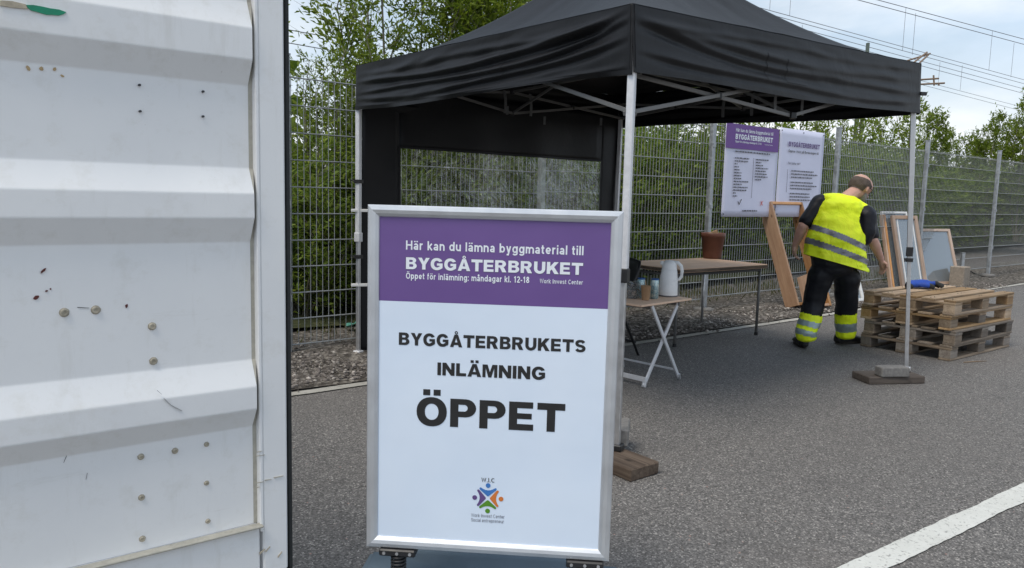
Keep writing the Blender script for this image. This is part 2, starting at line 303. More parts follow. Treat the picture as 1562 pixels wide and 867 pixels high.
class MB:
    def __init__(s): s.v = []; s.f = []
    def add(s, vs, fs):
        k = len(s.v); s.v += [tuple(p) for p in vs]; s.f += [tuple(i+k for i in f) for f in fs]; return s
    def bar(s, p0, p1, w, h, up=None, cham=0):
        p0 = Vector(p0); p1 = Vector(p1); x = (p1-p0).normalized(); up = Vector(up) if up else (Vector((0, 0, 1)) if abs(x.z) < .95 else Vector((0, 1, 0)))
        y = up.cross(x).normalized(); z = x.cross(y)
        return s.add([p+y*a*w/2+z*b*h/2 for p in (p0, p1) for a, b in ((-1, -1), (1, -1), (1, 1), (-1, 1))],
                     [(3, 2, 1, 0), (4, 5, 6, 7), (0, 1, 5, 4), (1, 2, 6, 5), (2, 3, 7, 6), (3, 0, 4, 7)])
    def tube(s, pts, r, n=8, cap=True):
        pts = [Vector(p) for p in pts]; rs = r if isinstance(r, (list, tuple)) else [r]*len(pts); rings = []
        ref = Vector((0.13, .21, 1)).normalized()
        for i, p in enumerate(pts):
            t = (pts[min(i+1, len(pts)-1)]-pts[max(i-1, 0)]).normalized()
            if abs(t.dot(ref)) > .98: ref = Vector((1, .1, 0)).normalized()
            a = t.cross(ref).normalized(); b = t.cross(a)
            rings.append([p+(a*cos(2*pi*k/n)+b*sin(2*pi*k/n))*rs[i] for k in range(n)])
        vs = [q for rg in rings for q in rg]; fs = []
        for i in range(len(pts)-1):
            for k in range(n): fs.append((i*n+k, i*n+(k+1) % n, (i+1)*n+(k+1) % n, (i+1)*n+k))
        if cap: fs += [tuple(range(n))[::-1], tuple((len(pts)-1)*n+k for k in range(n))]
        return s.add(vs, fs)
    def lathe(s, prof, n=28, c=(0, 0, 0)):
        vs = []; fs = []
        for r, z in prof: vs += [(c[0]+r*cos(2*pi*k/n), c[1]+r*sin(2*pi*k/n), c[2]+z) for k in range(n)]
        for i in range(len(prof)-1):
            for k in range(n): fs.append((i*n+k, i*n+(k+1) % n, (i+1)*n+(k+1) % n, (i+1)*n+k))
        return s.add(vs, fs)
    def grid(s, fn, nu, nv):
        vs = [fn(i/nu, j/nv) for j in range(nv+1) for i in range(nu+1)]
        return s.add(vs, [(j*(nu+1)+i, j*(nu+1)+i+1, (j+1)*(nu+1)+i+1, (j+1)*(nu+1)+i) for j in range(nv) for i in range(nu)])
    def build(s, name, mat, parent=None, smooth=False, bevel=0):
        me = bpy.data.meshes.new(name); me.from_pydata(s.v, [], s.f); me.update()
        bm = bmesh.new(); bm.from_mesh(me)
        if bevel: bmesh.ops.bevel(bm, geom=list(bm.edges), offset=bevel, segments=1, affect='EDGES', clamp_overlap=True)
        bmesh.ops.recalc_face_normals(bm, faces=bm.faces); bm.to_mesh(me); bm.free()
        return link(name, me, mat, parent, smooth)
BOXC = {}
def box_mesh(l, w, h, mat, bev):
    key = (round(l, 4), round(w, 4), round(h, 4), mat, bev)
    if key not in BOXC:
        bm = bmesh.new(); bmesh.ops.create_cube(bm, size=1); bmesh.ops.scale(bm, vec=(l, w, h), verts=bm.verts)
        if bev: bmesh.ops.bevel(bm, geom=list(bm.edges), offset=bev, segments=1, affect='EDGES')
        me = bpy.data.meshes.new('piece'); bm.to_mesh(me); bm.free(); me.materials.append(MT[mat]); BOXC[key] = me
    return BOXC[key]
def piece(name, p0, p1, w, h, mat, parent=None, up=(0, 0, 1), bev=.003):
    """box whose own X runs p0 -> p1, w across, h along up"""
    p0 = Vector(p0); p1 = Vector(p1); x = (p1-p0).normalized(); up = Vector(up)
    if abs(x.dot(up.normalized())) > .99: up = Vector((0, 1, 0))
    y = up.cross(x).normalized(); z = x.cross(y)
    o = link(name, box_mesh((p1-p0).length, w, h, mat, bev), mat, parent)
    o.matrix_local = Matrix(((x.x, y.x, z.x, 0), (x.y, y.y, z.y, 0), (x.z, y.z, z.z, 0), (0, 0, 0, 1)))
    o.location = (p0+p1)/2
    return o
def eval_mesh(o):
    dg = bpy.context.evaluated_depsgraph_get(); dg.update(); me = bpy.data.meshes.new_from_object(o.evaluated_get(dg)); return me
def blob(name, chains, mat, parent, voxel=.012, sm=6, origin=Vector((0, 0, 0)), cut=None, wob=0, holes=()):
    """one continuous skin over chains of ellipsoids; a chain is a list of (point, rx, ry, rz)"""
    bm = bmesh.new()
    for ch in chains:
        for i in range(max(1, len(ch)-1)):
            a = ch[i]; b = ch[min(i+1, len(ch)-1)]; pa = Vector(a[0]); pb = Vector(b[0])
            ra = a[1:] if len(a) > 2 else (a[1],)*3; rb = b[1:] if len(b) > 2 else (b[1],)*3
            n = max(1, int((pb-pa).length/(min(min(ra), min(rb))*.28)))
            for k in range(n+1):
                t = k/n; c = pa.lerp(pb, t)-origin; r = [ra[j]*(1-t)+rb[j]*t for j in range(3)]
                bmesh.ops.create_icosphere(bm, subdivisions=2, radius=1, matrix=Matrix.Translation(c) @ Matrix.Diagonal((*r, 1)))
    me = bpy.data.meshes.new(name); bm.to_mesh(me); bm.free()
    tmp = bpy.data.objects.new('tmp', me); COL.objects.link(tmp)
    md = tmp.modifiers.new('r', 'REMESH'); md.mode = 'VOXEL'; md.voxel_size = voxel; md.use_smooth_shade = True
    s = tmp.modifiers.new('s', 'SMOOTH'); s.iterations = sm; s.factor = .5
    res = eval_mesh(tmp); bpy.data.objects.remove(tmp)
    if cut or wob:
        bm = bmesh.new(); bm.from_mesh(res)
        if wob:
            bm.normal_update()
            for v in bm.verts:
                q = v.co+origin; v.co += v.normal*wob*(noise.noise(Vector((q.x*5, q.y*5, q.z*9)))+.6*noise.noise(Vector((q.x*14+7, q.y*14, q.z*20))))
        for (co, no) in (cut or []):
            g = list(bm.verts)+list(bm.edges)+list(bm.faces)
            bmesh.ops.bisect_plane(bm, geom=g, plane_co=Vector(co)-origin, plane_no=Vector(no), clear_outer=True)
        for (hc_, hr_) in holes:
            bmesh.ops.delete(bm, geom=[f for f in bm.faces if (f.calc_center_median()+origin-hc_).length < hr_], context='FACES')
        bm.to_mesh(res); bm.free()
    res.materials.clear()
    return link(name, res, mat, parent, True)
def skin_patch(name, src, test, off, mat, parent, origin, thick=0):
    """faces of src that pass test(world centre, normal), lifted off it"""
    bm = bmesh.new(); bm.from_mesh(src.data); bm.normal_update()
    kill = [f for f in bm.faces if not test(f.calc_center_median()+origin, f.normal)]
    bmesh.ops.delete(bm, geom=kill, context='FACES')
    for v in bm.verts: v.co += v.normal*off
    o = link(name, bm, None, parent, True); o.data.materials.clear(); o.data.materials.append(MT[mat]); return o
def arc(cx, cy, rx, ry, a0, a1, n=10, e=1.0):
    o = []
    for i in range(n+1):
        a = radians(a0+(a1-a0)*i/n); c_, s_ = cos(a), sin(a)
        o.append((cx+rx*math.copysign(abs(c_)**e, c_), cy+ry*math.copysign(abs(s_)**e, s_)))
    return o
def heavy():
    """extra heavy capitals, cap height 1: {char: [advance, contours]}"""
    g = {}
    g['B'] = [.96, [[(0, 0), (.55, 0)]+arc(.56, .285, .39, .285, -88, 58)+arc(.56, .75, .34, .25, -52, 90)+[(0, 1)], [(.29, .61), (.50, .61)]+arc(.51, .70, .09, .09, -85, 85, 6)+[(.29, .79)], [(.29, .20), (.52, .20)]+arc(.54, .31, .11, .11, -85, 85, 6)+[(.29, .42)]]]
    g['P'] = [.93, [[(0, 0), (.29, 0), (.29, .36), (.53, .36)]+arc(.55, .68, .37, .32, -88, 90)+[(0, 1)], [(.29, .56), (.48, .56)]+arc(.50, .68, .12, .12, -80, 80, 6)+[(.29, .80)]]]
    g['R'] = [1.04, [[(0, 0), (.29, 0), (.29, .39), (.37, .39), (.44, .35), (.63, 0), (.99, 0), (.83, .30), (.74, .42)]+arc(.57, .70, .37, .30, -52, 90)+[(0, 1)], [(.29, .58), (.50, .58)]+arc(.52, .69, .11, .11, -80, 80, 6)+[(.29, .80)]]]
    g['E'] = [.88, [[(0, 0), (.86, 0), (.86, .22), (.29, .22), (.29, .40), (.80, .40), (.80, .60), (.29, .60), (.29, .78), (.84, .78), (.84, 1), (0, 1)]]]
    g['L'] = [.80, [[(0, 0), (.80, 0), (.80, .24), (.29, .24), (.29, 1), (0, 1)]]]
    g['T'] = [.97, [[(.34, 0), (.63, 0), (.63, .76), (.97, .76), (.97, 1), (0, 1), (0, .76), (.34, .76)]]]
    g['I'] = [.29, [[(0, 0), (.29, 0), (.29, 1), (0, 1)]]]
    g['N'] = [.99, [[(0, 0), (.28, 0), (.28, .54), (.69, 0), (.98, 0), (.98, 1), (.70, 1), (.70, .46), (.30, 1), (0, 1)]]]
    g['M'] = [1.19, [[(0, 0), (.25, 0), (.25, .74), (.47, 0), (.71, 0), (.93, .74), (.93, 0), (1.18, 0), (1.18, 1), (.78, 1), (.59, .42), (.40, 1), (0, 1)]]]
    g['Y'] = [1.0, [[(.36, 0), (.66, 0), (.66, .42), (1.02, 1), (.69, 1), (.51, .66), (.33, 1), (0, 1), (.36, .42)]]]
    g['K'] = [1.03, [[(0, 0), (.29, 0), (.29, .24), (.42, .38), (.67, 0), (1.04, 0), (.63, .58), (1.01, 1), (.63, 1), (.29, .62), (.29, 1), (0, 1)]]]
    A_ = [[(0, 0), (.31, 0), (.36, .17), (.73, .17), (.78, 0), (1.10, 0), (.71, 1), (.39, 1)], [(.43, .38), (.545, .74), (.66, .38)]]
    g['A'] = [1.08, A_]
    g['\u00c5'] = [1.08, A_+[arc(.55, 1.15, .145, .135, 0, 345, 15), arc(.55, 1.15, .065, .06, 0, 330, 11)]]
    g['\u00c4'] = [1.08, A_+[[(.23, 1.08), (.48, 1.08), (.48, 1.29), (.23, 1.29)], [(.62, 1.08), (.87, 1.08), (.87, 1.29), (.62, 1.29)]]]
    g['U'] = [.99, [[(0, 1), (0, .40)]+arc(.485, .40, .485, .42, 185, 355, 14)+[(.97, .40), (.97, 1), (.68, 1), (.68, .40)]+arc(.485, .38, .195, .17, -10, -170, 8)+[(.29, .40), (.29, 1)]]]
    O_ = [arc(.54, .5, .54, .52, 0, 348, 29, .92), arc(.54, .5, .245, .29, 0, 345, 23, .95)]
    g['\u00d6'] = [1.09, O_+[[(.23, 1.08), (.48, 1.08), (.48, 1.29), (.23, 1.29)], [(.60, 1.08), (.85, 1.08), (.85, 1.29), (.60, 1.29)]]]
    g['G'] = [1.08, [arc(.54, .5, .54, .52, 28, 306, 24, .94)+[(.98, .13), (1.05, .18), (1.05, .57), (.55, .57), (.55, .37), (.78, .37), (.78, .27)]+arc(.55, .5, .255, .29, -42, -322, 18)]]
    cl = arc(.47, .715, .30, .18, 12, 180, 9)+arc(.47, .69, .30, .17, 190, 255, 4)+arc(.47, .31, .315, .19, 75, 0, 6)+arc(.47, .29, .315, .18, -8, -168, 10)
    lf, rt = [], []
    for i, p in enumerate(cl):
        a = Vector(cl[max(0, i-1)]); b_ = Vector(cl[min(len(cl)-1, i+1)]); d = (b_-a).normalized(); hw = .095+.045*abs(d.y); n_ = Vector((-d.y, d.x))*hw; p = Vector(p); lf.append(tuple(p+n_)); rt.append(tuple(p-n_))
    g['S'] = [.93, [lf+rt[::-1]]]
    return g
HVY = heavy()
XH = .73
def light(h):
    """thin grotesque drawn as pen strokes of half width h, cap height 1: {char: (advance, [polylines])}"""
    X = XH-h; m_ = XH/2; g = {}
    def ring(x0, w_): return arc(x0+w_/2, m_, w_/2-h, m_-h, 0, 360, 20)
    def arch(x0, w_, top=X): return arc(x0+w_/2, .42, w_/2-h, top-.42, 170, 0, 9)+[(x0+w_-h, 0)]
    def st(x, a=0, b_=XH): return [(x, a), (x, b_)]
    g['o'] = (.62, [ring(0, .62)]); g['c'] = (.56, [arc(.31, m_, .31-h, m_-h, 48, 312, 14)])
    g['e'] = (.60, [arc(.30, m_, .30-h, m_-h, 0, 318, 16), [(h, m_-.02), (.60-h, m_-.02)]])
    g['a'] = (.56, [arc(.28, .46, .26-h, X-.46, 160, 0, 8)+[(.54-h, 0)], arc(.27, .215, .27-h, .215-h, 40, 320, 12), [(.36, .42), (.54-h, .44)]])
    g['b'] = (.62, [st(h, 0, 1), ring(.02, .60)]); g['d'] = (.62, [st(.62-h, 0, 1), ring(0, .60)])
    g['p'] = (.62, [st(h, -.27), ring(.02, .60)]); g['g'] = (.62, [[(.62-h, XH)]+arc(.31, -.04, .31-h, .23-h, 0, -160, 9), ring(0, .60)])
    g['h'] = (.58, [st(h, 0, 1), arch(0, .58)]); g['n'] = (.58, [st(h), arch(0, .58)])
    g['m'] = (.92, [st(h), arch(0, .51), arch(.51-2*h, .43+2*h)]); g['r'] = (.38, [st(h), arc(.30, .40, .30-h, X-.40, 165, 75, 6)])
    g['u'] = (.58, [[(h, XH)]+arc(.29, .31, .29-h, .31-h, 180, 350, 9), st(.58-h)])
    g['i'] = (2*h, [st(h), st(h, .84, 1)]); g['l'] = (2*h, [st(h, 0, 1)])
    g['t'] = (.36, [[(.15, .94), (.15, .2)]+arc(.29, .17, .14, .17-h, 190, 285, 5), [(0, X), (.34, X)]])
    g['f'] = (.36, [[(.14, 0), (.14, .8)]+arc(.29, .80, .15, .2-h, 180, 80, 5), [(0, X), (.34, X)]])
    g['k'] = (.56, [st(h, 0, 1), [(h, .26), (.50, XH)], [(.20, .40), (.52, 0)]])
    g['s'] = (.54, [arc(.27, .53, .27-h, .2-h, 20, 180, 8)+arc(.27, .50, .27-h, .13, 200, 262, 4)+arc(.27, .24, .27-h, .13, 78, 10, 4)+arc(.27, .2, .27-h, .2-h, -5, -165, 8)])
    g['v'] = (.56, [[(h*.9, XH), (.28, h), (.56-h*.9, XH)]]); g['y'] = (.56, [[(h*.9, XH), (.29, h*.4)], [(.56-h*.9, XH), (.24, -.2), (.06, -.27+h)]])
    g['w'] = (.80, [[(h*.8, XH), (.21, h), (.40, XH-h), (.59, h), (.80-h*.8, XH)]])
    g['W'] = (1.0, [[(h*.8, 1), (.27, h), (.50, 1-h), (.73, h), (1-h*.8, 1)]]); g['I'] = (2*h, [st(h, 0, 1)])
    g['C'] = (.74, [arc(.40, .5, .40-h, .5-h, 48, 312, 16)]); g['H'] = (.74, [st(h, 0, 1), st(.74-h, 0, 1), [(h, .52), (.74-h, .52)]])
    g['S'] = (.66, [arc(.33, .72, .33-h, .28-h, 20, 180, 8)+arc(.33, .68, .33-h, .17, 200, 262, 4)+arc(.33, .33, .33-h, .17, 78, 10, 4)+arc(.33, .28, .33-h, .28-h, -5, -165, 8)])
    O_ = arc(.41, .5, .41-h, .5-h, 0, 360, 24); g['\u00d6'] = (.82, [O_, st(.27, 1.07, 1.2), st(.55, 1.07, 1.2)])
    g['B'] = (.68, [st(h, 0, 1), [(h, 1-h), (.40, 1-h)]+arc(.40, .755, .22, .245-h, 85, -85, 7)+[(h, .51)], [(.38, .51)]+arc(.42, .27, .26-h, .27-h, 80, -85, 7)+[(h, h)]])
    g['1'] = (.46, [st(.30, 0, 1), [(.30, .96), (.20, .82), (.06, .74)]]); g['2'] = (.58, [arc(.29, .70, .29-h, .30-h, 165, -20, 9)+[(h, h*1.2)], [(h*.6, h), (.58, h)]])
    g['8'] = (.60, [arc(.30, .75, .25-h*.9, .25-h, 0, 360, 14), arc(.30, .28, .30-h, .28-h, 0, 360, 16)]); g['4'] = (.62, [[(.46, 0), (.46, .95), (h, .30)], [(0, .26), (.62, .26)]])
    g['.'] = (2.2*h, [st(1.1*h, 0, 2*h)]); g[':'] = (2.2*h, [st(1.1*h, 0, 2*h), st(1.1*h, XH-2*h, XH)]); g['-'] = (.30, [[(0, .36), (.30, .36)]]); g[' '] = (.26, [])
    g['?'] = (.50, [arc(.25, .74, .25-h, .26-h, 170, -50, 9)+[(.25, .40), (.25, .28)], st(.25, 0, 2*h)])
    for base, new in (('a', '\u00e4'), ('o', '\u00f6')): a_, p_ = g[base]; g[new] = (a_, p_+[st(a_/2-.13, .84, .98), st(a_/2+.13, .84, .98)])
    a_, p_ = g['a']; g['\u00e5'] = (a_, p_+[arc(a_/2, .93, .085, .085, 0, 360, 10)])
    return g
def strokes(s, h):
    """letters as separate narrow ribbons, each at its own depth index so that none share a plane"""
    G_ = light(h); V_ = []; F_ = []; x = 0; lay = 0
    for ch in s:
        adv, pl = G_[ch]
        for n_, P in enumerate(pl):
            P = [Vector((p[0]+x, p[1])) for p in P]; cl = (P[0]-P[-1]).length < 1e-4
            if cl: P = P[:-1]
            k = len(P); b0 = len(V_)
            hw = h*.95
            for i, p in enumerate(P):
                a = P[(i-1) % k] if cl or i else P[0]; c = P[(i+1) % k] if cl or i < k-1 else P[-1]
                d1 = (p-a).normalized() if (p-a).length > 1e-6 else (c-p).normalized(); d2 = (c-p).normalized() if (c-p).length > 1e-6 else d1
                t = (d1+d2); t = t.normalized() if t.length > .2 else d1; n2 = Vector((-t.y, t.x)); mit = 1/max(.55, n2.dot(Vector((-d1.y, d1.x))))
                V_ += [(p.x+n2.x*hw*mit, n_, p.y+n2.y*hw*mit), (p.x-n2.x*hw*mit, n_, p.y-n2.y*hw*mit)]
            for i in range(k if cl else k-1): j_ = (i+1) % k; F_.append((b0+2*i, b0+2*i+1, b0+2*j_+1, b0+2*j_))
        x += adv+.13+(.0 if h > .07 else .03)
    return V_, F_
def text(name, s, mat, parent, x0, x1, z0, cap, y, weight=.05, black=False):
    """letters cut as flat outlines, fitted between x0 and x1 on the plane y, baseline z0, capitals cap high"""
    if not black:
        V_, F_ = strokes(s, weight); c = np.array(V_); w0, w1 = c[:, 0].min(), c[:, 0].max(); sx = (x1-x0)/(w1-w0)
        me = bpy.data.meshes.new(name); me.from_pydata([(x0+(p[0]-w0)*sx, y-.00012*p[1], z0+p[2]*cap) for p in V_], [], F_); me.update()
        return link(name, me, mat, parent)
    cu = bpy.data.curves.new('t', 'CURVE'); cu.dimensions = '2D'; cu.fill_mode = 'FRONT'; x = 0
    for ch in s:
        adv, cs = HVY[ch]
        for c in cs:
            sp = cu.splines.new('POLY'); sp.points.add(len(c)-1); sp.use_cyclic_u = True
            for q, p in zip(sp.points, c): q.co = (x+p[0], p[1], 0, 1)
        x += adv+.11
    o = bpy.data.objects.new('t', cu); COL.objects.link(o); me = eval_mesh(o); bpy.data.objects.remove(o)
    n = len(me.vertices); c = np.zeros(n*3, dtype=np.float32); me.vertices.foreach_get('co', c); c = c.reshape(-1, 3)
    w0, w1 = c[:, 0].min(), c[:, 0].max(); sx = (x1-x0)/(w1-w0)
    outv = np.stack([x0+(c[:, 0]-w0)*sx, np.full(n, y), z0+c[:, 1]*cap], 1).astype(np.float32)
    me.vertices.foreach_set('co', outv.reshape(-1)); me.update(); me.materials.clear()
    return link(name, me, mat, parent)

E = Vector((.771, .636, 0)); NV = Vector((-.636, .771, 0))       # along the fence, and away through it
FB = Vector((-1.45, 6.0, 0))                                   # a point on the fence line
def on_line(pxx, base=FB, d=E):
    k = (pxx-781)/F; s = (k*base.y-base.x)/(d.x-k*d.y); return base+d*s
# ------------------------------------------------------------------ ground
def gz(p):
    """height of the rough verge: rises a little towards the fence on the left"""
    s = (Vector((p[0], p[1], 0))-FB).dot(E); q = (Vector((p[0], p[1], 0))-FB).dot(NV)     # q<0 on our side
    k = max(0, min(1, 1-s/6)); t = max(0, min(1, (q+.85)/.7)); return .075*k*t*t*(3-2*t)
b = MB(); b.grid(lambda u, v: (-220+u*500, -60+v*560, 0), 10, 10); props(b.build('asphalt_ground', 'asphalt'), kind='structure')
LP = [Vector(p) for p in ((-4.4, 2.45, 0), (-1.395, 4.876, 0), (3.145, 8.56, 0), (8.29, 12.87, 0), (30, 31.2, 0), (60, 56, 0))]
def strip(name, pts, wid, z, mat, rag, kind='structure', seg=.04):
    mb = MB(); L = []; acc = 0
    for i in range(len(pts)-1):
        n = int((pts[i+1]-pts[i]).length/seg)+1
        for k in range(n): L.append(pts[i].lerp(pts[i+1], k/n))
    vs = []; fs = []
    for i, p in enumerate(L):
        d = (L[min(i+1, len(L)-1)]-L[max(i-1, 0)]).normalized(); nn = Vector((-d.y, d.x, 0)); q = i*seg
        a = rag*(noise.noise(Vector((q*3, 1, 0)))+.7*noise.noise(Vector((q*13, 4, 0)))); c = rag*(noise.noise(Vector((q*3, 9, 0)))+.7*noise.noise(Vector((q*13, 14, 0))))
        vs += [p+nn*(wid/2+a)+Vector((0, 0, z)), p-nn*(wid/2+c)+Vector((0, 0, z))]
        if i: fs.append((2*i-2, 2*i-1, 2*i+1, 2*i))
    mb.add(vs, fs); return props(mb.build(name, mat), kind=kind)
strip('worn_edge_line', LP[:5], .085, .008, 'line_worn', .012)
d2 = (G(1562, 750)-G(1314, 867)).normalized(); p2 = G(1320, 867)
strip('white_line', [p2-d2*2.2, p2+d2*14], .106, .006, 'line', .009, seg=.012)
# gravel verge between the worn line and the fence, then dirt behind it
def side_pt(s, q): return FB+E*s+NV*q
vs = []; fs = []; NS = 260; NQ = 22
for i in range(NS+1):
    s = -5+(i/NS)**1.6*42
    # inner border follows the painted line
    P = side_pt(s, 0); best = None
    for a, c in zip(LP, LP[1:]):
        dd = c-a; den = dd.x*NV.y-dd.y*NV.x
        t = ((P.x-a.x)*NV.y-(P.y-a.y)*NV.x)/den
        if -.001 <= t <= 1.001: best = ((a+dd*t)-P).dot(NV); break
    q0 = (best if best is not None else -.8)+.07+.04*noise.noise(Vector((s*2.2, 0, 0)))+.02*noise.noise(Vector((s*9, 3, 0)))
    for j in range(NQ+1):
        q = q0+(1.1-q0)*j/NQ; p = side_pt(s, q); e = min(1, j/3)
        vs.append((p.x, p.y, .012+gz(p)+e*.016*(noise.noise(Vector((p.x*2.5, p.y*2.5, 0)))+.7*noise.noise(Vector((p.x*9, p.y*9, 0)))+.5)))
for i in range(NS):
    for j in range(NQ): fs.append((i*(NQ+1)+j, (i+1)*(NQ+1)+j, (i+1)*(NQ+1)+j+1, i*(NQ+1)+j+1))
b = MB(); b.add(vs, fs); props(b.build('gravel_verge', 'gravel', smooth=True), kind='structure')
SH0 = Vector((-3.2, 5.35, 0)); SD = Vector((.70, .714, 0)); SN = Vector((-.714, .70, 0))    # line of the shrubs
b = MB(); b.grid(lambda u, v: tuple(side_pt(-6+u*60, .7+v*12)+Vector((0, 0, .02+.10*v+.05*noise.noise(Vector((u*40, v*12, 0)))))), 120, 24); props(b.build('dirt_strip', 'dirt', smooth=True), kind='structure')
b = MB(); b.grid(lambda u, v: tuple(SH0+SD*(-4+u*90)+SN*(-.1+v*60)+Vector((0, 0, .12+.6*min(1, v*6)+.1*noise.noise(Vector((u*60, v*30, 0)))))), 140, 40); props(b.build('scrub_slope', 'scrub', smooth=True), kind='structure')
# loose stones: one mass nobody could count
def stones(name, pts, rmin, rmax, mat):
    ico = bmesh.new(); bmesh.ops.create_icosphere(ico, subdivisions=1, radius=1); iv = np.array([v.co[:] for v in ico.verts]); fi = np.array([[v.index for v in f.verts] for f in ico.faces]); ico.free()
    n = len(pts); r = rmin*(rmax/rmin)**(rng.random(n)**2.2); V = iv[None]*(1+.28*rng.standard_normal((n, len(iv), 1)))
    V = V*(r[:, None]*np.stack([1+.3*rng.random(n), 1+.3*rng.random(n), .55+.3*rng.random(n)], 1))[:, None, :]
    a = rng.random(n)*6.28; ca, sa = np.cos(a)[:, None], np.sin(a)[:, None]; X = V[:, :, 0]*ca-V[:, :, 1]*sa; Y = V[:, :, 0]*sa+V[:, :, 1]*ca
    V = np.stack([X, Y, V[:, :, 2]], 2)+np.array(pts)[:, None, :]
    I = fi[None]+(np.arange(n)*len(iv))[:, None, None]
    return props(link(name, np_mesh(name, V.reshape(-1, 3), 3, I), mat), kind='stuff')
pts = []
while len(pts) < 21000:
    s = -3+15*random.random()**1.3; q = -1.05+1.35*random.random(); p = side_pt(s, q)
    if (p-LP[1]).cross(LP[2]-LP[1]).z > -.10*(LP[2]-LP[1]).length and random.random() > .02: continue
    if noise.noise(Vector((p.x*1.7, p.y*1.7, 5))) < -.12 and random.random() < .8: continue
    if q > -.12 and random.random() < .75: continue
    pts.append((p.x, p.y, .018+gz(p)))
props(stones('gravel_stones', pts, .005, .018, 'stone'), 'grey loose gravel stones scattered on the verge under the wire fence', 'gravel')
pts = []
for k in range(700):
    p = G(random.uniform(445, 1562), random.uniform(500, 900)**1.0)
    if p.y > 1: pts.append((p.x+random.gauss(0, .3), p.y+random.gauss(0, .3), .001))
props(stones('asphalt_grit', pts, .0018, .0048, 'stone'), 'pale grains of grit lying loose on the asphalt', 'grit')

# ------------------------------------------------------------------ fence
ft = thing('mesh_fence', FB, 0, 'long galvanised double-wire mesh fence running from the container behind the canopy to the right edge', 'fence')
posts_px = [(818, None), (1073, None), (1262, None), (1397, None), (1506, None), (1600, None)]
def L2(s, q, z): v = E*s+NV*q; return (v.x, v.y, z)
PS = []
for px_, _ in posts_px: PS.append((on_line(px_)-FB).dot(E))
PS = [PS[0]-2.52, ] + PS + [PS[-1]+2.6, PS[-1]+5.2, PS[-1]+7.8, PS[-1]+10.4]
PS = [PS[0]-2.52] + PS
def zbot(s): return .13+max(0, min(1, s/6))*.045
for s in PS:
    mb = MB(); h = 2.32+.02*random.random(); mb.bar(L2(s, -.035, -.1), L2(s, -.035, zbot(s)+h-.17), .058, .058, up=tuple(E)); o = mb.build('post', 'galv', ft, bevel=.005)
    mb = MB(); mb.bar(L2(s, -.035, zbot(s)+h-.17), L2(s, -.035, zbot(s)+h-.155), .064, .064, up=tuple(E)); mb.build('post_cap', 'black_plastic' if False else 'galv', o)
    for zc in (.35, 1.05, 1.75):
        mb = MB(); mb.bar(L2(s, -.068, zbot(s)+zc), L2(s, -.068, zbot(s)+zc+.05), .05, .012, up=tuple(NV)); mb.build('clamp', 'galv', o, bevel=.002)
    mb = MB(); p = L2(s, -.035, 0); mb.lathe([(.13, .0), (.12, .03), (.05, .045)], 12, (p[0], p[1], .02)); mb.build('footing', 'concrete', ft)
for a, c in zip(PS, PS[1:]):
    mb = MB(); near = a < 9
    zb = zbot((a+c)/2)
    n = int((c-a-.02)/.05)
    for k in range(n+1):
        s = a+.01+(c-a-.02)*k/n; j = 4 if near else 3
        mb.tube([L2(s, 0, zb-.02), L2(s, 0, zb+2.03)], .0036, j, False)
    for r in range(11):
        z = zb+r*.2
        for q in (-.0065, .0065):
            mb.tube([L2(a, q, z), L2(c, q, z)], .0044, 5, False)
    mb.build('mesh_panel', 'wire', ft)

# ------------------------------------------------------------------ posters on the fence
QP = FB+NV*-.05
def poster(name, tl, tr, bl, br, label, build):
    P = [onp(*q, QP, NV) for q in (tl, tr, bl, br)]; s0 = (P[0]-QP).dot(E); s1 = (P[1]-QP).dot(E); zt = (P[0].z+P[1].z)/2; zb = (P[2].z+P[3].z)/2
    W_ = s1-s0; H_ = zt-zb
    t = thing(name, QP+E*s0+Vector((0, 0, zb)), atan2(E.y, E.x), label, 'poster')
    mb = MB(); mb.grid(lambda u, v: (u*W_, -.004+.010*noise.noise(Vector((u*3, v*3, s0)))*min(1, 8*min(u, 1-u)), v*H_), 14, 14)
    o = mb.build('sheet', 'sheet', t, True)
    so_ = o.modifiers.new('t', 'SOLIDIFY'); so_.thickness = .003; so_.offset = -1
    for (x, z) in ((.03, .97), (.97, .97), (.03, .03), (.97, .03), (.5, .97)):
        mm = MB(); mm.tube([(x*W_, -.02, z*H_), (x*W_, .04, z*H_)], .006, 6); mm.build('cable_tie', 'black_plastic', t)
    build(t, W_, H_); return t
def lines(t, name, x0, rows, W_, H_, zt, dz, lens, cap=.012):
    mb = MB(); y = -.022
    for k in range(rows):
        x = x0; L = lens[k % len(lens)]; end = x0+L
        while x < end:
            wl = random.uniform(.012, .05)*W_/1.0; wl = min(wl, end-x); z = zt-k*dz
            mb.add([(x, y, z), (x+wl, y, z), (x+wl, y, z+cap*random.uniform(.75, 1.1)), (x, y, z+cap)], [(0, 1, 2, 3)]); x += wl+.009
    props(mb.build(name, 'ink_text', t), kind='stuff')
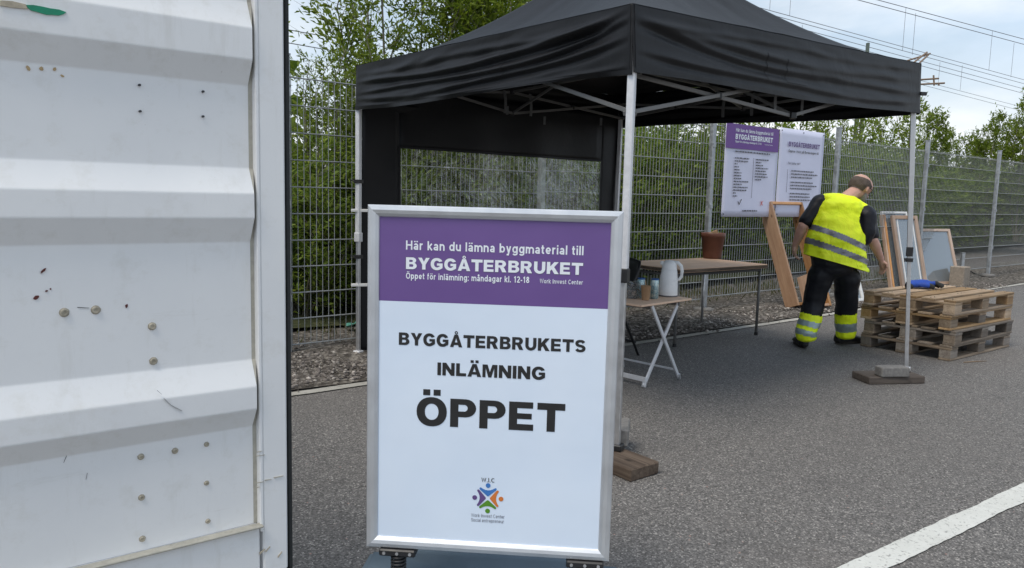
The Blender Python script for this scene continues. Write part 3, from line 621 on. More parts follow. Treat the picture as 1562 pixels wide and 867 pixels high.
def p1(t, W_, H_):
    # purple heading
    mb = MB(); mb.bar((.0, -.017, H_*.868), (W_*.985, -.017, H_*.868), .003, H_*.262, up=(0, 0, 1)); mb.build('heading_panel', 'sheet_purple', t)
    text('lettering', 'Här kan du lämna byggmaterial till', 'ink_white', t, W_*.16, W_*.86, H_*.917, .040, -.021, .09)
    text('lettering', 'BYGGÅTERBRUKET', 'ink_white', t, W_*.16, W_*.86, H_*.838, .060, -.021, 0, True)
    text('lettering', 'Öppet för inlämning: måndagar kl. 12-18', 'ink_white', t, W_*.16, W_*.64, H_*.802, .024, -.021, .085)
    text('lettering', 'Work Inwest Center', 'ink_white', t, W_*.70, W_*.86, H_*.802, .018, -.021, .06)
    lines(t, 'small_print', W_*.17, 1, W_, H_, H_*.70, .04, [W_*.66], .018)
    lines(t, 'small_print', W_*.17, 14, W_, H_, H_*.63, .0315*H_, [W_*.26, W_*.24, W_*.05, W_*.08, W_*.1, W_*.14, W_*.13, W_*.14, W_*.27, W_*.16], .016)
    lines(t, 'small_print', W_*.56, 8, W_, H_, H_*.63, .0315*H_, [W_*.24, W_*.10, W_*.14, W_*.24, W_*.20, W_*.22, W_*.24, W_*.12], .016)
    mb = MB(); mb.bar((W_*.515, -.021, H_*.21), (W_*.515, -.021, H_*.65), .002, .004); mb.build('divider', 'ink_text', t)
    mb = MB(); z = H_*.15
    for a, c in (((.27, .17), (.295, .135)), ((.295, .135), (.335, .195))): mb.bar((W_*a[0], -.021, H_*a[1]), (W_*c[0], -.021, H_*c[1]), .002, .009, up=(0, 0, 1))
    mb.build('tick_mark', 'ink_black', t)
    mb = MB()
    for a, c in (((.70, .18), (.74, .13)), ((.70, .13), (.74, .18))): mb.bar((W_*a[0], -.021, H_*a[1]), (W_*c[0], -.021, H_*c[1]), .002, .008, up=(0, 0, 1))
    mb.build('cross_mark', 'ink_red', t)
    lines(t, 'small_print', W_*.36, 1, W_, H_, H_*.06, .04, [W_*.28], .018)
def p2(t, W_, H_):
    text('lettering', 'BYGGÅTERBRUKET', 'ink_purple', t, W_*.18, W_*.88, H_*.80, .060, -.021, 0, True)
    text('lettering', 'Öppnar i höst på Bordsvingen 48', 'ink_black', t, W_*.18, W_*.86, H_*.735, .032, -.021, .09)
    text('lettering', 'Hur funkar det?', 'ink_text', t, W_*.19, W_*.46, H_*.60, .030, -.021, .085)
    mb = MB(); mb.bar((W_*.19, -.021, H_*.28), (W_*.19, -.021, H_*.54), .002, .004); mb.build('divider', 'ink_text', t)
    for z0, n in ((.52, 3), (.39, 3), (.26, 4)):
        lines(t, 'small_print', W_*.27, n, W_, H_, H_*z0, .036*H_, [W_*.50, W_*.60, W_*.48, W_*.3] if n != 4 else [W_*.44, W_*.46, W_*.48, W_*.3], .018)
poster('poster', (1107.5, 189), (1189, 196), (1097, 331), (1178, 331), 'white fence poster with purple heading panel, a tick and a red cross', p1)
poster('poster', (1190.5, 194), (1258, 204), (1179.5, 332), (1246, 330), 'white poster on the fence without purple panel, right beside the purple-headed one', p2)

# ------------------------------------------------------------------ container with open door
DE = Vector((.788, .616, 0)); DN = Vector((.616, -.788, 0))           # along the door, out of its face towards us
p0 = G(438, 862, .17); DR = Vector((p0.x, p0.y, 0))                     # foot of the free edge of the door
ct = thing('shipping_container', DR-DE*1.19, atan2(DE.y, DE.x), 'white corrugated steel shipping container with its door standing open at the left edge', 'container')
# in the thing's frame: x along the door towards its free edge, -y out of the face towards the camera
ang = atan2(DE.y, DE.x); Ri = Matrix.Rotation(-ang, 3, 'Z')
def DL(x, y):  # pixel on the door face plane -> local (x, z)
    q = Ri @ (onp(x, y, DR, DN)-ct.location); return q.x, q.z
wD = 1.19; xp = DL(388, 400)[0]                                         # inner edge of the edge post
zr = {}
def lz(y, x=376): return DL(x, y)[1]
ribs = [(lz(46), lz(93), lz(131)), (None,)]
# sheet profile from the photo: (z, depth) pairs, depth + towards camera
R1 = [lz(3), lz(46), lz(94), lz(131)]; R2 = [lz(257), lz(295), lz(332), lz(369)]; R3 = [lz(549), lz(586), lz(620), lz(651)]
DP = .040
def prof():
    P = [(lz(801), 0)]
    for R in (R3, R2, R1): P += [(R[3], 0), (R[2], DP), (R[1], DP), (R[0], 0)]
    z = R1[0]; pitch = R1[3]-R2[3]
    for k in (1, 2):
        b_ = R1[3]+pitch*k; P += [(b_, 0), (b_+(R1[2]-R1[3]), DP), (b_+(R1[1]-R1[3]), DP), (b_+(R1[0]-R1[3]), 0)]
    P.append((2.45, 0)); return [p for p in P if p[0] <= 2.46]
PR = prof()
def rounded(P, r=.0035):
    out_ = [P[0]]
    for i in range(1, len(P)-1):
        a, b_, c = [Vector(q) for q in (P[i-1], P[i], P[i+1])]
        for t in (0, .5, 1):
            d1 = (a-b_).normalized()*r; d3 = (c-b_).normalized()*r
            q = (b_+d1)*(1-t)**2+b_*2*t*(1-t)+(b_+d3)*t*t; out_.append((q.x, q.y))
    out_.append(P[-1]); return out_
RP = rounded(PR)
door = thing('door', (0, 0, 0)); door.parent = ct
mb = MB(); xe = xp-.012; nx = 60
vs = []; fs = []
for j, (z, d) in enumerate(RP):
    for i in range(nx+1):
        x = .06+(xe-.06)*i/nx; dent = .0025*noise.noise(Vector((x*3, z*3, 0)))
        vs.append((x, -d-dent, z))
for j in range(len(RP)-1):
    for i in range(nx): fs.append((j*(nx+1)+i, j*(nx+1)+i+1, (j+1)*(nx+1)+i+1, (j+1)*(nx+1)+i))
# tapered rib ends at the post
mb.add(vs, fs); mb.build('corrugated_sheet', 'paint', door)
mb = MB(); vs = []; fs = []
for j, (z, d) in enumerate(PR): vs += [(xe, -d, z), (xe+.012, -max(d-.036, 0)*.3-.001, z)]
for j in range(len(PR)-1): fs.append((2*j, 2*j+1, 2*j+3, 2*j+2))
mb.add(vs, fs); mb.build('sheet_edge', 'primer', door)
mb = MB(); mb.bar(((xp+wD)/2+.001, -.0, .17), ((xp+wD)/2+.001, -.0, 2.5), wD-xp-.014, .05, up=(0, 1, 0)); mb.build('edge_post', 'paint', door, bevel=.005)
mb = MB(); mb.bar((xp+.004, -.012, .31), (xp+.004, -.012, 2.45), .010, .03, up=(0, 1, 0)); mb.build('inner_lip', 'paint', door, bevel=.002)
mb = MB(); mb.bar((.03, 0, .17), (.03, 0, 2.5), .06, .05, up=(0, 1, 0)); mb.build('hinge_post', 'paint', door, bevel=.004)
zrl = lz(801)
mb = MB(); mb.bar((.06, -.008, (.17+zrl)/2), (xp-.002, -.008, (.17+zrl)/2), .03, zrl-.17-.004, up=(0, 0, 1)); mb.build('bottom_rail', 'paint', door, bevel=.003)
mb = MB(); mb.bar((.06, -.028, zrl+.001), (xp+.004, -.028, zrl+.001), .030, .007, up=(0, 0, 1)); mb.build('rail_lip', 'primer', door, bevel=.002)
mb = MB(); mb.bar((.06, 0, 2.475), (xp, 0, 2.475), .05, .05); mb.build('top_rail', 'paint', door)
mb = MB()
for (a, c) in ((wD+.001, wD+.013),):
    mb.bar(((a+c)/2, .008, .155), ((a+c)/2, .008, 2.52), c-a, .045, up=(0, 1, 0))
mb.bar((.0, .0, .160), (wD+.0005, .0, .160), .045, .014, up=(0, 0, 1)); mb.build('rubber_seal', 'black_rubber', door, bevel=.002)
mb = MB(); mb.bar((wD+.022, .045, .16), (wD+.022, .045, 2.5), .016, .03, up=(0, 1, 0))
mb.build('rusty_flange', 'rusty', door, bevel=.002)
for z in (.45, 1.1, 1.9):
    mb = MB(); mb.bar((wD-.14, .055, z), (wD+.03, .055, z), .03, .08, up=(0, 0, 1)); mb.build('rod_bracket', 'rusty', door, bevel=.004)
mb = MB(); mb.tube([(wD-.18, .07, .2), (wD-.18, .07, 2.5)], .017, 12); mb.build('lock_rod', 'galv', door, True)
def onface(x, y, rib=0):
    q = Ri @ (onp(x, y, DR+DN*rib, DN)-ct.location); return q.x, q.z
for (x, y, r) in ((98, 477, .0105), (146, 473, .0105), (232, 498, .0098), (234, 551, .0098), (215, 697, .0078), (267, 688, .0078), (315, 678, .0065), (216, 759, .0078), (315, 737, .0065), (317, 795, .0065), (217, 822, .0080)):
    X, Z = onface(x, y); mb = MB(); k = random.random()
    mb.v = []; prf = [(r*1.15, 0), (r*1.12, .0015), (r*.98, .0022), (r*.92, .0058), (r*.72, .0075), (r*.4, .0072), (r*.38, .0058), (.0001, .0058)]
    n = 6 if r > .0085 else 14; n = 14
    vs = []; fs = []
    for (q, h) in prf: vs += [(X+q*cos(2*pi*i/n+k)*(1+.05*sin(3*i+k*9)), -h+.001, Z+q*sin(2*pi*i/n+k)) for i in range(n)]
    for j in range(len(prf)-1):
        for i in range(n): fs.append((j*n+i, j*n+(i+1) % n, (j+1)*n+(i+1) % n, (j+1)*n+i))
    mb.add(vs, fs); mb.build('bolt', 'bolt', door)
for (x, y) in ((212, 130), (309, 140), (213, 170), (309, 178)):
    X, Z = onface(x, y); mb = MB(); mb.tube([(X, 0, Z), (X+.001, -.006, Z)], .0032, 8); mb.build('screw', 'screw', door)
def splat(name, pts, mat, rib=0.0, thick=.0012, sc=1):
    q = [onface(*p, rib) for p in pts]; n = len(q); mb = MB()
    mb.add([(a, -rib-.001-thick, c) for a, c in q]+[(a, -rib+.002, c) for a, c in q], [tuple(range(n))]+[(i, (i+1) % n, n+(i+1) % n, n+i) for i in range(n)]); return mb.build(name, mat, door)
def blot(name, cx, cy, rx, ry, mat, n=14, rot=0, rib=0.0):
    P = []
    for i in range(n):
        a = 2*pi*i/n; k = 1+.35*noise.noise(Vector((cx*.3+cos(a)*1.3, cy*.3+sin(a)*1.3, 0)))+.15*random.uniform(-1, 1)
        x = rx*cos(a)*k; y = ry*sin(a)*k; P.append((cx+x*cos(rot)-y*sin(rot), cy+x*sin(rot)+y*cos(rot)))
    return splat(name, P, mat, rib)
tp = [(40, 8), (50, 8), (62, 10), (76, 13), (90, 15), (101, 19), (97, 22), (90, 24), (80, 23), (71, 23), (58, 19), (47, 16), (42, 12)]
splat('green_tape', tp, 'green_tape', DP+.002)
splat('glue_patch', [(0, 1), (18, 2), (39, 7), (42, 14), (20, 12), (0, 9)], 'glue', DP+.002)
for (x, y, a, c_, ro) in ((43, 104, 5, 2.2, .9), (63, 105, 3.4, 3, .9), (83, 106, 2.6, 2.6, .6), (95, 116, 3, 1.4, .5), (141, 100, 2.4, 2, 0), (156, 101, 2.2, 1.6, 0)): blot('ochre_scrape', x, y, a, c_, 'yellow_mark', rot=ro, rib=0)
for (x, y, a, c_, ro) in ((66, 413, 5.5, 1.8, -.7), (55, 454, 4.6, 2.6, -.5), (71, 444, 2, 1.2, -.4), (77, 441, 1.2, 1.2, 0), (193, 467, 1.7, 3.0, .2)): blot('red_chip', x, y, a, c_, 'red_mark', rot=ro)
def scratch(x0_, y0_, x1_, y1_, wd, mat='screw', rib=0.0):
    P = [(x0_, y0_-wd), (x1_, y1_-wd*.4), (x1_, y1_+wd*.4), (x0_, y0_+wd)]; splat('scratch', P, mat, rib, .0006)
for q in ((40, 590, 25, 612, .35), (240, 596, 247, 602, .4), (250, 608, 262, 619, .2), (262, 619, 278, 627, .15), (102, 694, 97, 706, .9), (133, 722, 131, 732, .5), (5, 645, 2, 665, .5), (118, 469, 136, 470, .4)): scratch(*q, rib=DP+.002 if 585 < q[1] < 640 and q[0] > 200 else 0)
for q in ((392, 690, 400, 688, .6), (391, 696, 404, 694, .5), (392, 737, 402, 735, .7), (404, 733, 414, 731, .6), (418, 729, 432, 726, .9), (392, 744, 396, 743, .8), (396, 845, 404, 838, 1.6), (405, 842, 412, 834, 1.0), (424, 850, 430, 842, 1.1)): scratch(*q, mat='glue' if q[1] > 800 else 'primer', rib=.027)
# the container's own end frame and body stand out of the picture to the left
mb = MB()
X0 = -2.50
mb.bar((-.07, .0, .0), (-.07, .0, 2.6), .1, .16, up=(0, 1, 0)); mb.bar((X0, .0, 0), (X0, .0, 2.6), .1, .16, up=(0, 1, 0))
mb.build('corner_post', 'paint', ct, bevel=.008)
def corr(x_, y0, y1):
    mb = MB(); n = int((y1-y0)/.07); vs = []; fs = []
    for i in range(n+1):
        d = .036 if (i//2) % 2 else 0
        vs += [(x_+d-.018, y0+i*.07, .16), (x_+d-.018, y0+i*.07, 2.5)]
        if i: fs.append((2*i-2, 2*i, 2*i+1, 2*i-1))
    mb.add(vs, fs); return mb.build('side_wall', 'paint', ct)
corr(-.07, .08, 5.9); corr(X0, .08, 5.9)
mb = MB(); mb.bar(((X0-.07)/2, 0.05, .09), ((X0-.07)/2, 5.9, .09), -X0-.07, .14, up=(0, 0, 1)); mb.build('floor', 'paint', ct)
mb = MB(); mb.bar(((X0-.07)/2, 0.05, 2.55), ((X0-.07)/2, 5.9, 2.55), -X0-.07, .08, up=(0, 0, 1)); mb.build('roof', 'paint', ct)

# ------------------------------------------------------------------ swinging sign stand
SA = -asin_ if False else -math.asin(.06/.75)
st = thing('pavement_sign', (-.062, 2.25, 0), SA, 'silver framed pavement sign reading ÖPPET on springs, standing in front', 'sign')
Rs = Matrix.Rotation(-SA, 3, 'Z'); sn = Vector((sin(-SA)*-1, -cos(SA), 0)); sn = Matrix.Rotation(SA, 3, 'Z') @ Vector((0, -1, 0))
SP0 = Vector((-.062, 2.25, 0))+sn*.018
def SL(x, y): q = Rs @ (onp(x, y, SP0, sn)-st.location); return q.x, q.z
tl, tr_, bl, br = SL(558, 315), SL(950, 320), SL(560, 838), SL(931, 855)
x0 = (tl[0]+bl[0])/2; x1 = (tr_[0]+br[0])/2; z1 = (tl[1]+tr_[1])/2; z0 = (bl[1]+br[1])/2; RW = .034
def rail(name, a, c, inw):
    """mitred aluminium profile from a to c; inw = unit vector into the picture area"""
    a = Vector((a[0], 0, a[1])); c = Vector((c[0], 0, c[1])); d = (c-a).normalized(); i = Vector((inw[0], 0, inw[1]))
    sec = [(0, .014), (0, -.012), (.003, -.016), (.014, -.0185), (.024, -.0165), (RW-.002, -.0115), (RW, -.009), (RW, .002), (RW, .014)]
    vs = []; n = len(sec)
    for p, sg in ((a, 1), (c, -1)):
        for (w_, y) in sec: q = p+i*w_+d*sg*w_*.999; vs.append((q.x, y, q.z))
    fs = [(k, (k+1) % n, n+(k+1) % n, n+k) for k in range(n)]+[tuple(range(n)), tuple(range(n, 2*n))]
    m_ = MB(); m_.add(vs, fs); m_.build(name, 'alu_frame', st)
rail('frame_rail', (x0, z1), (x1, z1), (0, -1)); rail('frame_rail', (x1, z0), (x0, z0), (0, 1)); rail('frame_rail', (x0, z0), (x0, z1), (1, 0)); rail('frame_rail', (x1, z1), (x1, z0), (-1, 0))
YP = -.006
mb = MB(); g = .0015; zp = (SL(575, 462)[1]+SL(929, 471)[1])/2
mb.bar(((x0+x1)/2, .004, (z0+z1)/2), ((x0+x1)/2, .0085, (z0+z1)/2), 1, 1) if False else None
mb.bar((x0+RW-.004, .003, (zp+z0+RW)/2), (x1-RW+.004, .003, (zp+z0+RW)/2), .018, zp-z0-RW+.004, up=(0, 0, 1)); mb.build('poster_sheet', 'print_white', st)
mb = MB(); mb.bar((x0+RW-.004, .003, (zp+z1-RW)/2+.002), (x1-RW+.004, .003, (zp+z1-RW)/2+.002), .0184, z1-RW-zp+.002, up=(0, 0, 1)); mb.build('purple_panel', 'print_purple', st)
mb = MB(); mb.bar((x0+.006, .011, (z0+z1)/2), (x1-.006, .011, (z0+z1)/2), .005, z1-z0-.01, up=(0, 0, 1)); mb.build('back_panel', 'alu_white', st)
def stext(s, mat, xa, xb, ya, yb, caph, wgt, y=-.0070, black=False):
    a = SL(xa, ya); c = SL(xb, yb); k = SL(xa, ya-caph)
    text('lettering', s, mat, st, a[0], c[0], (a[1]+c[1])/2, k[1]-a[1], y, wgt, black)
stext('Här kan du lämna byggmaterial till', 'ink_white', 618, 890, 383, 388.5, 14.0, .088)
stext('BYGGÅTERBRUKET', 'ink_text', 617.3, 889.7, 412.6, 420, 19.0, .035, -.0068, True)
stext('BYGGÅTERBRUKET', 'ink_white', 618, 889, 412, 419.4, 18.0, 0, -.0074, True)
stext('Öppet för inlämning: måndagar kl. 12-18', 'ink_white', 618, 807, 427.3, 431.5, 9.6, .088)
stext('Work Inwest Center', 'ink_white', 823, 889, 432.5, 435.5, 6.9, .075)
stext('BYGGÅTERBRUKETS', 'ink_black', 607, 893, 529, 537.5, 19, 0, -.007, True)
stext('INLÄMNING', 'ink_black', 666, 831, 575, 580, 19.5, 0, -.007, True)
stext('ÖPPET', 'ink_black', 634, 861, 653, 659, 43, 0, -.007, True)
stext('W.I.C', 'ink_black', 733.5, 753.5, 737.6, 738.4, 6.6, .08)
stext('Work Inwest Center', 'ink_text', 718, 769, 791.2, 793.4, 5.4, .055)
stext('Social entrepreneur', 'ink_text', 718, 768, 798.4, 800.6, 5.4, .055)
cxl, czl = SL(743.5, 762.5); k = (SL(753, 762)[0]-SL(743, 762)[0])/10      # metres per photo pixel on the sign
for i, mat in enumerate(('ink_blue', 'ink_orange', 'ink_green', 'ink_violet')):
    a = pi/2-i*pi/2; ca, sa = cos(a), sin(a)
    def tr2(u, v): return (cxl+(u*ca-v*sa)*k, -.0071, czl+(u*sa+v*ca)*k)     # u outwards, v sideways
    n = 20; mb = MB(); mb.add([tr2(20.2+3.7*cos(2*pi*j/n), 3.7*sin(2*pi*j/n)) for j in range(n)], [tuple(range(n))])
    R_ = 9.0; arc = [(20.2-R_*cos(t)*1.0-1.5+1.0, R_*1.28*sin(t)) for t in [(-.95+1.9*j/10) for j in range(11)]]
    tipL = (15.6, 11.6); tipR = (15.6, -11.6)
    left = [(16.6, 11.0), (16.4, 12.6), (14.8, 13.2), (13.2, 12.4)]; right = [(13.2, -12.4), (14.8, -13.2), (16.4, -12.6), (16.6, -11.0)]
    poly = [(3.2, 0.9), (3.2, -.9)]+right+[(14.4, -7.5), (13.0, -3.8), (12.5, 0), (13.0, 3.8), (14.4, 7.5)]+left
    mb2 = [tr2(*p) for p in poly]; mb.add([tr2(9, 0)]+mb2, [(0, j+1, (j+1) % len(poly)+1) for j in range(len(poly))])
    mb.build('emblem_figure', mat, st)
# springs and base
for xs in ((SL(606, 850)[0]), (SL(892, 860)[0])):
    mb = MB(); mb.bar((xs-.056, .0, z0-.012), (xs+.056, 0, z0-.012), .05, .022, up=(0, 0, 1)); o = mb.build('spring_mount', 'black_plastic', st, bevel=.004)
    for dx in (-.04, 0, .04):
        mm = MB(); mm.tube([(xs+dx, -.022, z0-.012), (xs+dx, -.028, z0-.012)], .005, 8); mm.build('screw', 'alu', o)
    pts = [(xs+.021*cos(t*.5), .0+.021*sin(t*.5), .115+(z0-.135)*(t/120)) for t in range(121)]
    mm = MB(); mm.tube(pts, .0042, 6); mm.build('coil_spring', 'black_plastic', st, True)
    mm = MB(); mm.tube([(xs, 0, .09), (xs, 0, z0-.02)], .014, 10); mm.build('spring_core', 'black_plastic', st, True)
    mm = MB(); mm.bar((xs-.04, .0, .108), (xs+.04, 0, .108), .05, .02, up=(0, 0, 1)); mm.build('spring_foot', 'black_plastic', st, bevel=.004)
bm = bmesh.new(); bmesh.ops.create_cube(bm, size=1); bmesh.ops.scale(bm, vec=(.86, .62, .10), verts=bm.verts); bmesh.ops.translate(bm, vec=(.005, .05, .05), verts=bm.verts)
bmesh.ops.bevel(bm, geom=[e for e in bm.edges if abs((e.verts[0].co-e.verts[1].co).z) > .05], offset=.10, segments=6, affect='EDGES')
bmesh.ops.bevel(bm, geom=[e for e in bm.edges if e.verts[0].co.z > .09 and e.verts[1].co.z > .09 and len(e.link_faces) == 2 and abs(e.link_faces[0].normal.dot(e.link_faces[1].normal)) < .3], offset=.018, segments=3, affect='EDGES')
link('base', bm, 'base_grey', st, True)

# ------------------------------------------------------------------ canopy
PF = Vector((.549, 3.77, 0)); PR_ = Vector((3.03, 5.807, 0)); PL = Vector((-1.17, 5.85, .07)); PB = Vector((1.01, 7.72, .03))
TT = {'F': W(965, 5, 3.77), 'L': W(543, 100, 5.85), 'R': W(1406, 97, 5.80)}
TB = {'F': W(965, 114, 3.77), 'L': W(543, 168, 5.85), 'R': W(1402, 175, 5.80)}
TT['B'] = Vector((1.02, 7.84, 2.32)); TB['B'] = Vector((1.02, 7.84, 2.0))
cen = sum((TT[k] for k in 'FLRB'), Vector())/4
cy = thing('pop_up_canopy', (cen.x, cen.y, 0), 0, 'black pop-up canopy tent with clear-windowed back wall and silver legs over the tables', 'canopy')
O = cy.location.copy()
apex = Vector((cen.x, cen.y, 3.22))
def outw(a, c): d = (TT[c]-TT[a]); n = Vector((d.y, -d.x, 0)).normalized(); return n if n.dot((TT[a]+TT[c])/2-Vector((cen.x, cen.y, 0))) > 0 else -n
sides = (('F', 'L'), ('F', 'R'), ('L', 'B'), ('R', 'B'))
# roof: four sagging triangles in one cloth
mb = MB(); NU, NVV = 44, 30
for a, c in sides:
    A = TT[a]; C_ = TT[c]
    def fn(u, v, A=A, C_=C_, a=a, c=c):
        v2 = v; e = A.lerp(C_, u)-Vector((0, 0, .035*sin(pi*u)*0)); p = e.lerp(apex, v2)
        g_ = v2**1.6*.9+v2*.1 if v2 < 1 else 1
        p.z = e.z+(apex.z-e.z)*g_ - .10*sin(pi*min(1, max(0, u)))*sin(pi*v2)**.8*(1-v2*.6)
        edge = min(u, 1-u)*4; edge = min(1, edge)
        p.z += .006*edge*(1-v2)*noise.noise(Vector((p.x*4, p.y*4, 3)))+.006*noise.noise(Vector((u*9, v2*3, 7)))*edge*(1-v2)*v2*4
        return p-O
    mb.grid(fn, NU, NVV)
me_ = mb.build('roof', 'canopy', cy, True)
bm = bmesh.new(); bm.from_mesh(me_.data); bmesh.ops.remove_doubles(bm, verts=bm.verts, dist=.002); bmesh.ops.recalc_face_normals(bm, faces=bm.faces); bm.to_mesh(me_.data); bm.free()
me_.data.polygons.foreach_set('use_smooth', [True]*len(me_.data.polygons))
RID = {0: [(.60, .52, 3.2, 1.0, .055, 1), (.40, .52, 2.6, .8, .045, .9), (.22, .50, 2.2, .75, .05, .7), (.80, .12, 2.0, .5, .06, .35), (.10, .10, 3, .6, .04, .45)],
       1: [(.42, .50, 1.9, .9, .06, .9), (.62, .30, 2.2, .8, .07, .6), (.20, .28, 1.7, .7, .05, .7), (.85, .06, 2, .4, .05, .3)]}
def vfold(u, v, seed, si=0):
    """cloth relief of a valance: creases sweep down from the front corner; u=0 at that corner, v=0 at the hem"""
    f = 0
    for (v0, rise, dec, amp, wid, lng) in RID.get(si, RID[1]):
        c = v0+rise*math.exp(-dec*u*2.2)-.10*(1-u)+.03*sin(u*9+v0*20)
        d = (v-c)/wid; k = amp*(.35+.65*math.exp(-((u-.25*lng)/.55)**2))
        f += k*(math.exp(-d*d)-.8*math.exp(-(d+1.7)**2))
    f += .55*noise.noise(Vector((u*3+seed, v*3+u*2, 0)))+.28*noise.noise(Vector((u*11+seed, v*7+u*6, 4)))
    pin = min(1, u*10)*min(1, (1-u)*8)*min(1, (1-v)*6)
    return f*(.024 if si == 0 else .016)*pin
for si, (a, c) in enumerate(sides):
    nn = outw(a, c)
    def fn(u, v, a=a, c=c, nn=nn, si=si):
        p = TB[a].lerp(TB[c], u).lerp(TT[a].lerp(TT[c], u), v)
        p = p+nn*(.006*(1-v)-.002*v+vfold(u, v, si*1.3+.4, si))
        p.z += (.012*sin(pi*u*2+si)*(1-v))
        return p-O
    mb = MB(); mb.grid(fn, 110, 44); o = mb.build('valance', 'canopy', cy, True)
    so_ = o.modifiers.new('t', 'SOLIDIFY'); so_.thickness = .0025
    # hem tape and corner seam
    mb = MB(); mb.grid(lambda u, v: fn(u, v*.07)+nn*.0035, 90, 1); mb.build('hem', 'canopy', o, True)
    mb = MB(); mb.grid(lambda u, v: fn(.004+u*.004, v)+nn*.004, 1, 26); mb.build('corner_seam', 'canopy', o, True)
# faded rubbed patches on the two front valances
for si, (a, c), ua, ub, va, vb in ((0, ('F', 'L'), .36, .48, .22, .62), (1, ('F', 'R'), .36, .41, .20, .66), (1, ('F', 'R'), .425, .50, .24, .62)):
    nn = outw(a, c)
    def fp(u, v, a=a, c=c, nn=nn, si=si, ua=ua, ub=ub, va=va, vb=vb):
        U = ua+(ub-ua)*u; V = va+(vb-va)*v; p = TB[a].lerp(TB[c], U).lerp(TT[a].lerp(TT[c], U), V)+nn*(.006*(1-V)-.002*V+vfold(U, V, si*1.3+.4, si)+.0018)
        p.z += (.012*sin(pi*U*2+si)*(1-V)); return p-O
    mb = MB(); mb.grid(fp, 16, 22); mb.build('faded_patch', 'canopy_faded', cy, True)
# velcro tab at the right corner
mb = MB(); p = W(1403, 143, 5.80)-O; mb.bar(p, p+Vector((.05, .01, .0)), .03, .025); mb.build('corner_tab', 'black_plastic', cy, bevel=.003)
# legs
legs = {'F': (PF, W(964, 116, 3.80)), 'R': (PR_, W(1393, 178, 5.80)), 'L': (PL, W(547, 160, 5.86)), 'B': (PB, W(946, 200, 7.72))}
LT = {}
for k_, (b0, t0) in legs.items():
    b0 = b0.copy(); foot = b0.copy()
    if k_ in 'FR': b0.z = .065
    t1 = t0+(t0-b0).normalized()*.13; LT[k_] = (b0, t0)
    mb = MB(); mid = b0.lerp(t0, .47)
    wl = .037
    mb.bar(mid-O, t1-O, wl, wl, up=(.45, .89, 0)); o = mb.build('leg', 'alu' if k_ == 'R' else 'alu_white', cy, bevel=.004)
    mb = MB(); mb.bar(b0-O, mid+(t0-b0).normalized()*.05-O, wl*.76, wl*.76, up=(.45, .89, 0)); mb.build('lower_leg', 'alu', o, bevel=.003)
    mb = MB(); mb.bar(mid-Vector((0, 0, .02))-O, mid+Vector((0, 0, .05))-O, wl*1.3, wl*1.3, up=(.45, .89, 0)); mb.build('height_clip', 'black_plastic' if k_ in 'FR' else 'alu_white', o, bevel=.004)
    mb = MB(); mb.bar(b0-O, b0+Vector((0, 0, .03))-O, wl*1.6, wl*1.6, up=(.45, .89, 0)); mb.build('foot', {'F': 'black_plastic', 'R': 'alu'}.get(k_, 'alu_white'), o, bevel=.004)
# black strap tied round the right leg and the left leg
for k_, zf in (('R', .445), ('L', .70), ('L', .40)):
    b0, t0 = LT[k_]; p = b0.lerp(t0, zf)-O; mb = MB(); mb.bar(p-Vector((0, 0, .014)), p+Vector((0, 0, .014)), .052, .052, up=(.45, .89, 0)); mb.tube([p+Vector((-.03, -.03, 0)), p+Vector((-.055, -.035, .012)), p+Vector((-.05, -.03, -.01))], .006, 6)
    mb.build('tie_strap', 'black_plastic', cy)
for zf in (.285, .585):
    b0, t0 = LT['L']; p = b0.lerp(t0, zf)-O; mb = MB(); mb.bar(p-Vector((.05, .02, 0)), p+Vector((.07, .02, 0)), .03, .022); mb.build('white_clip', 'white_paint', cy, bevel=.003)
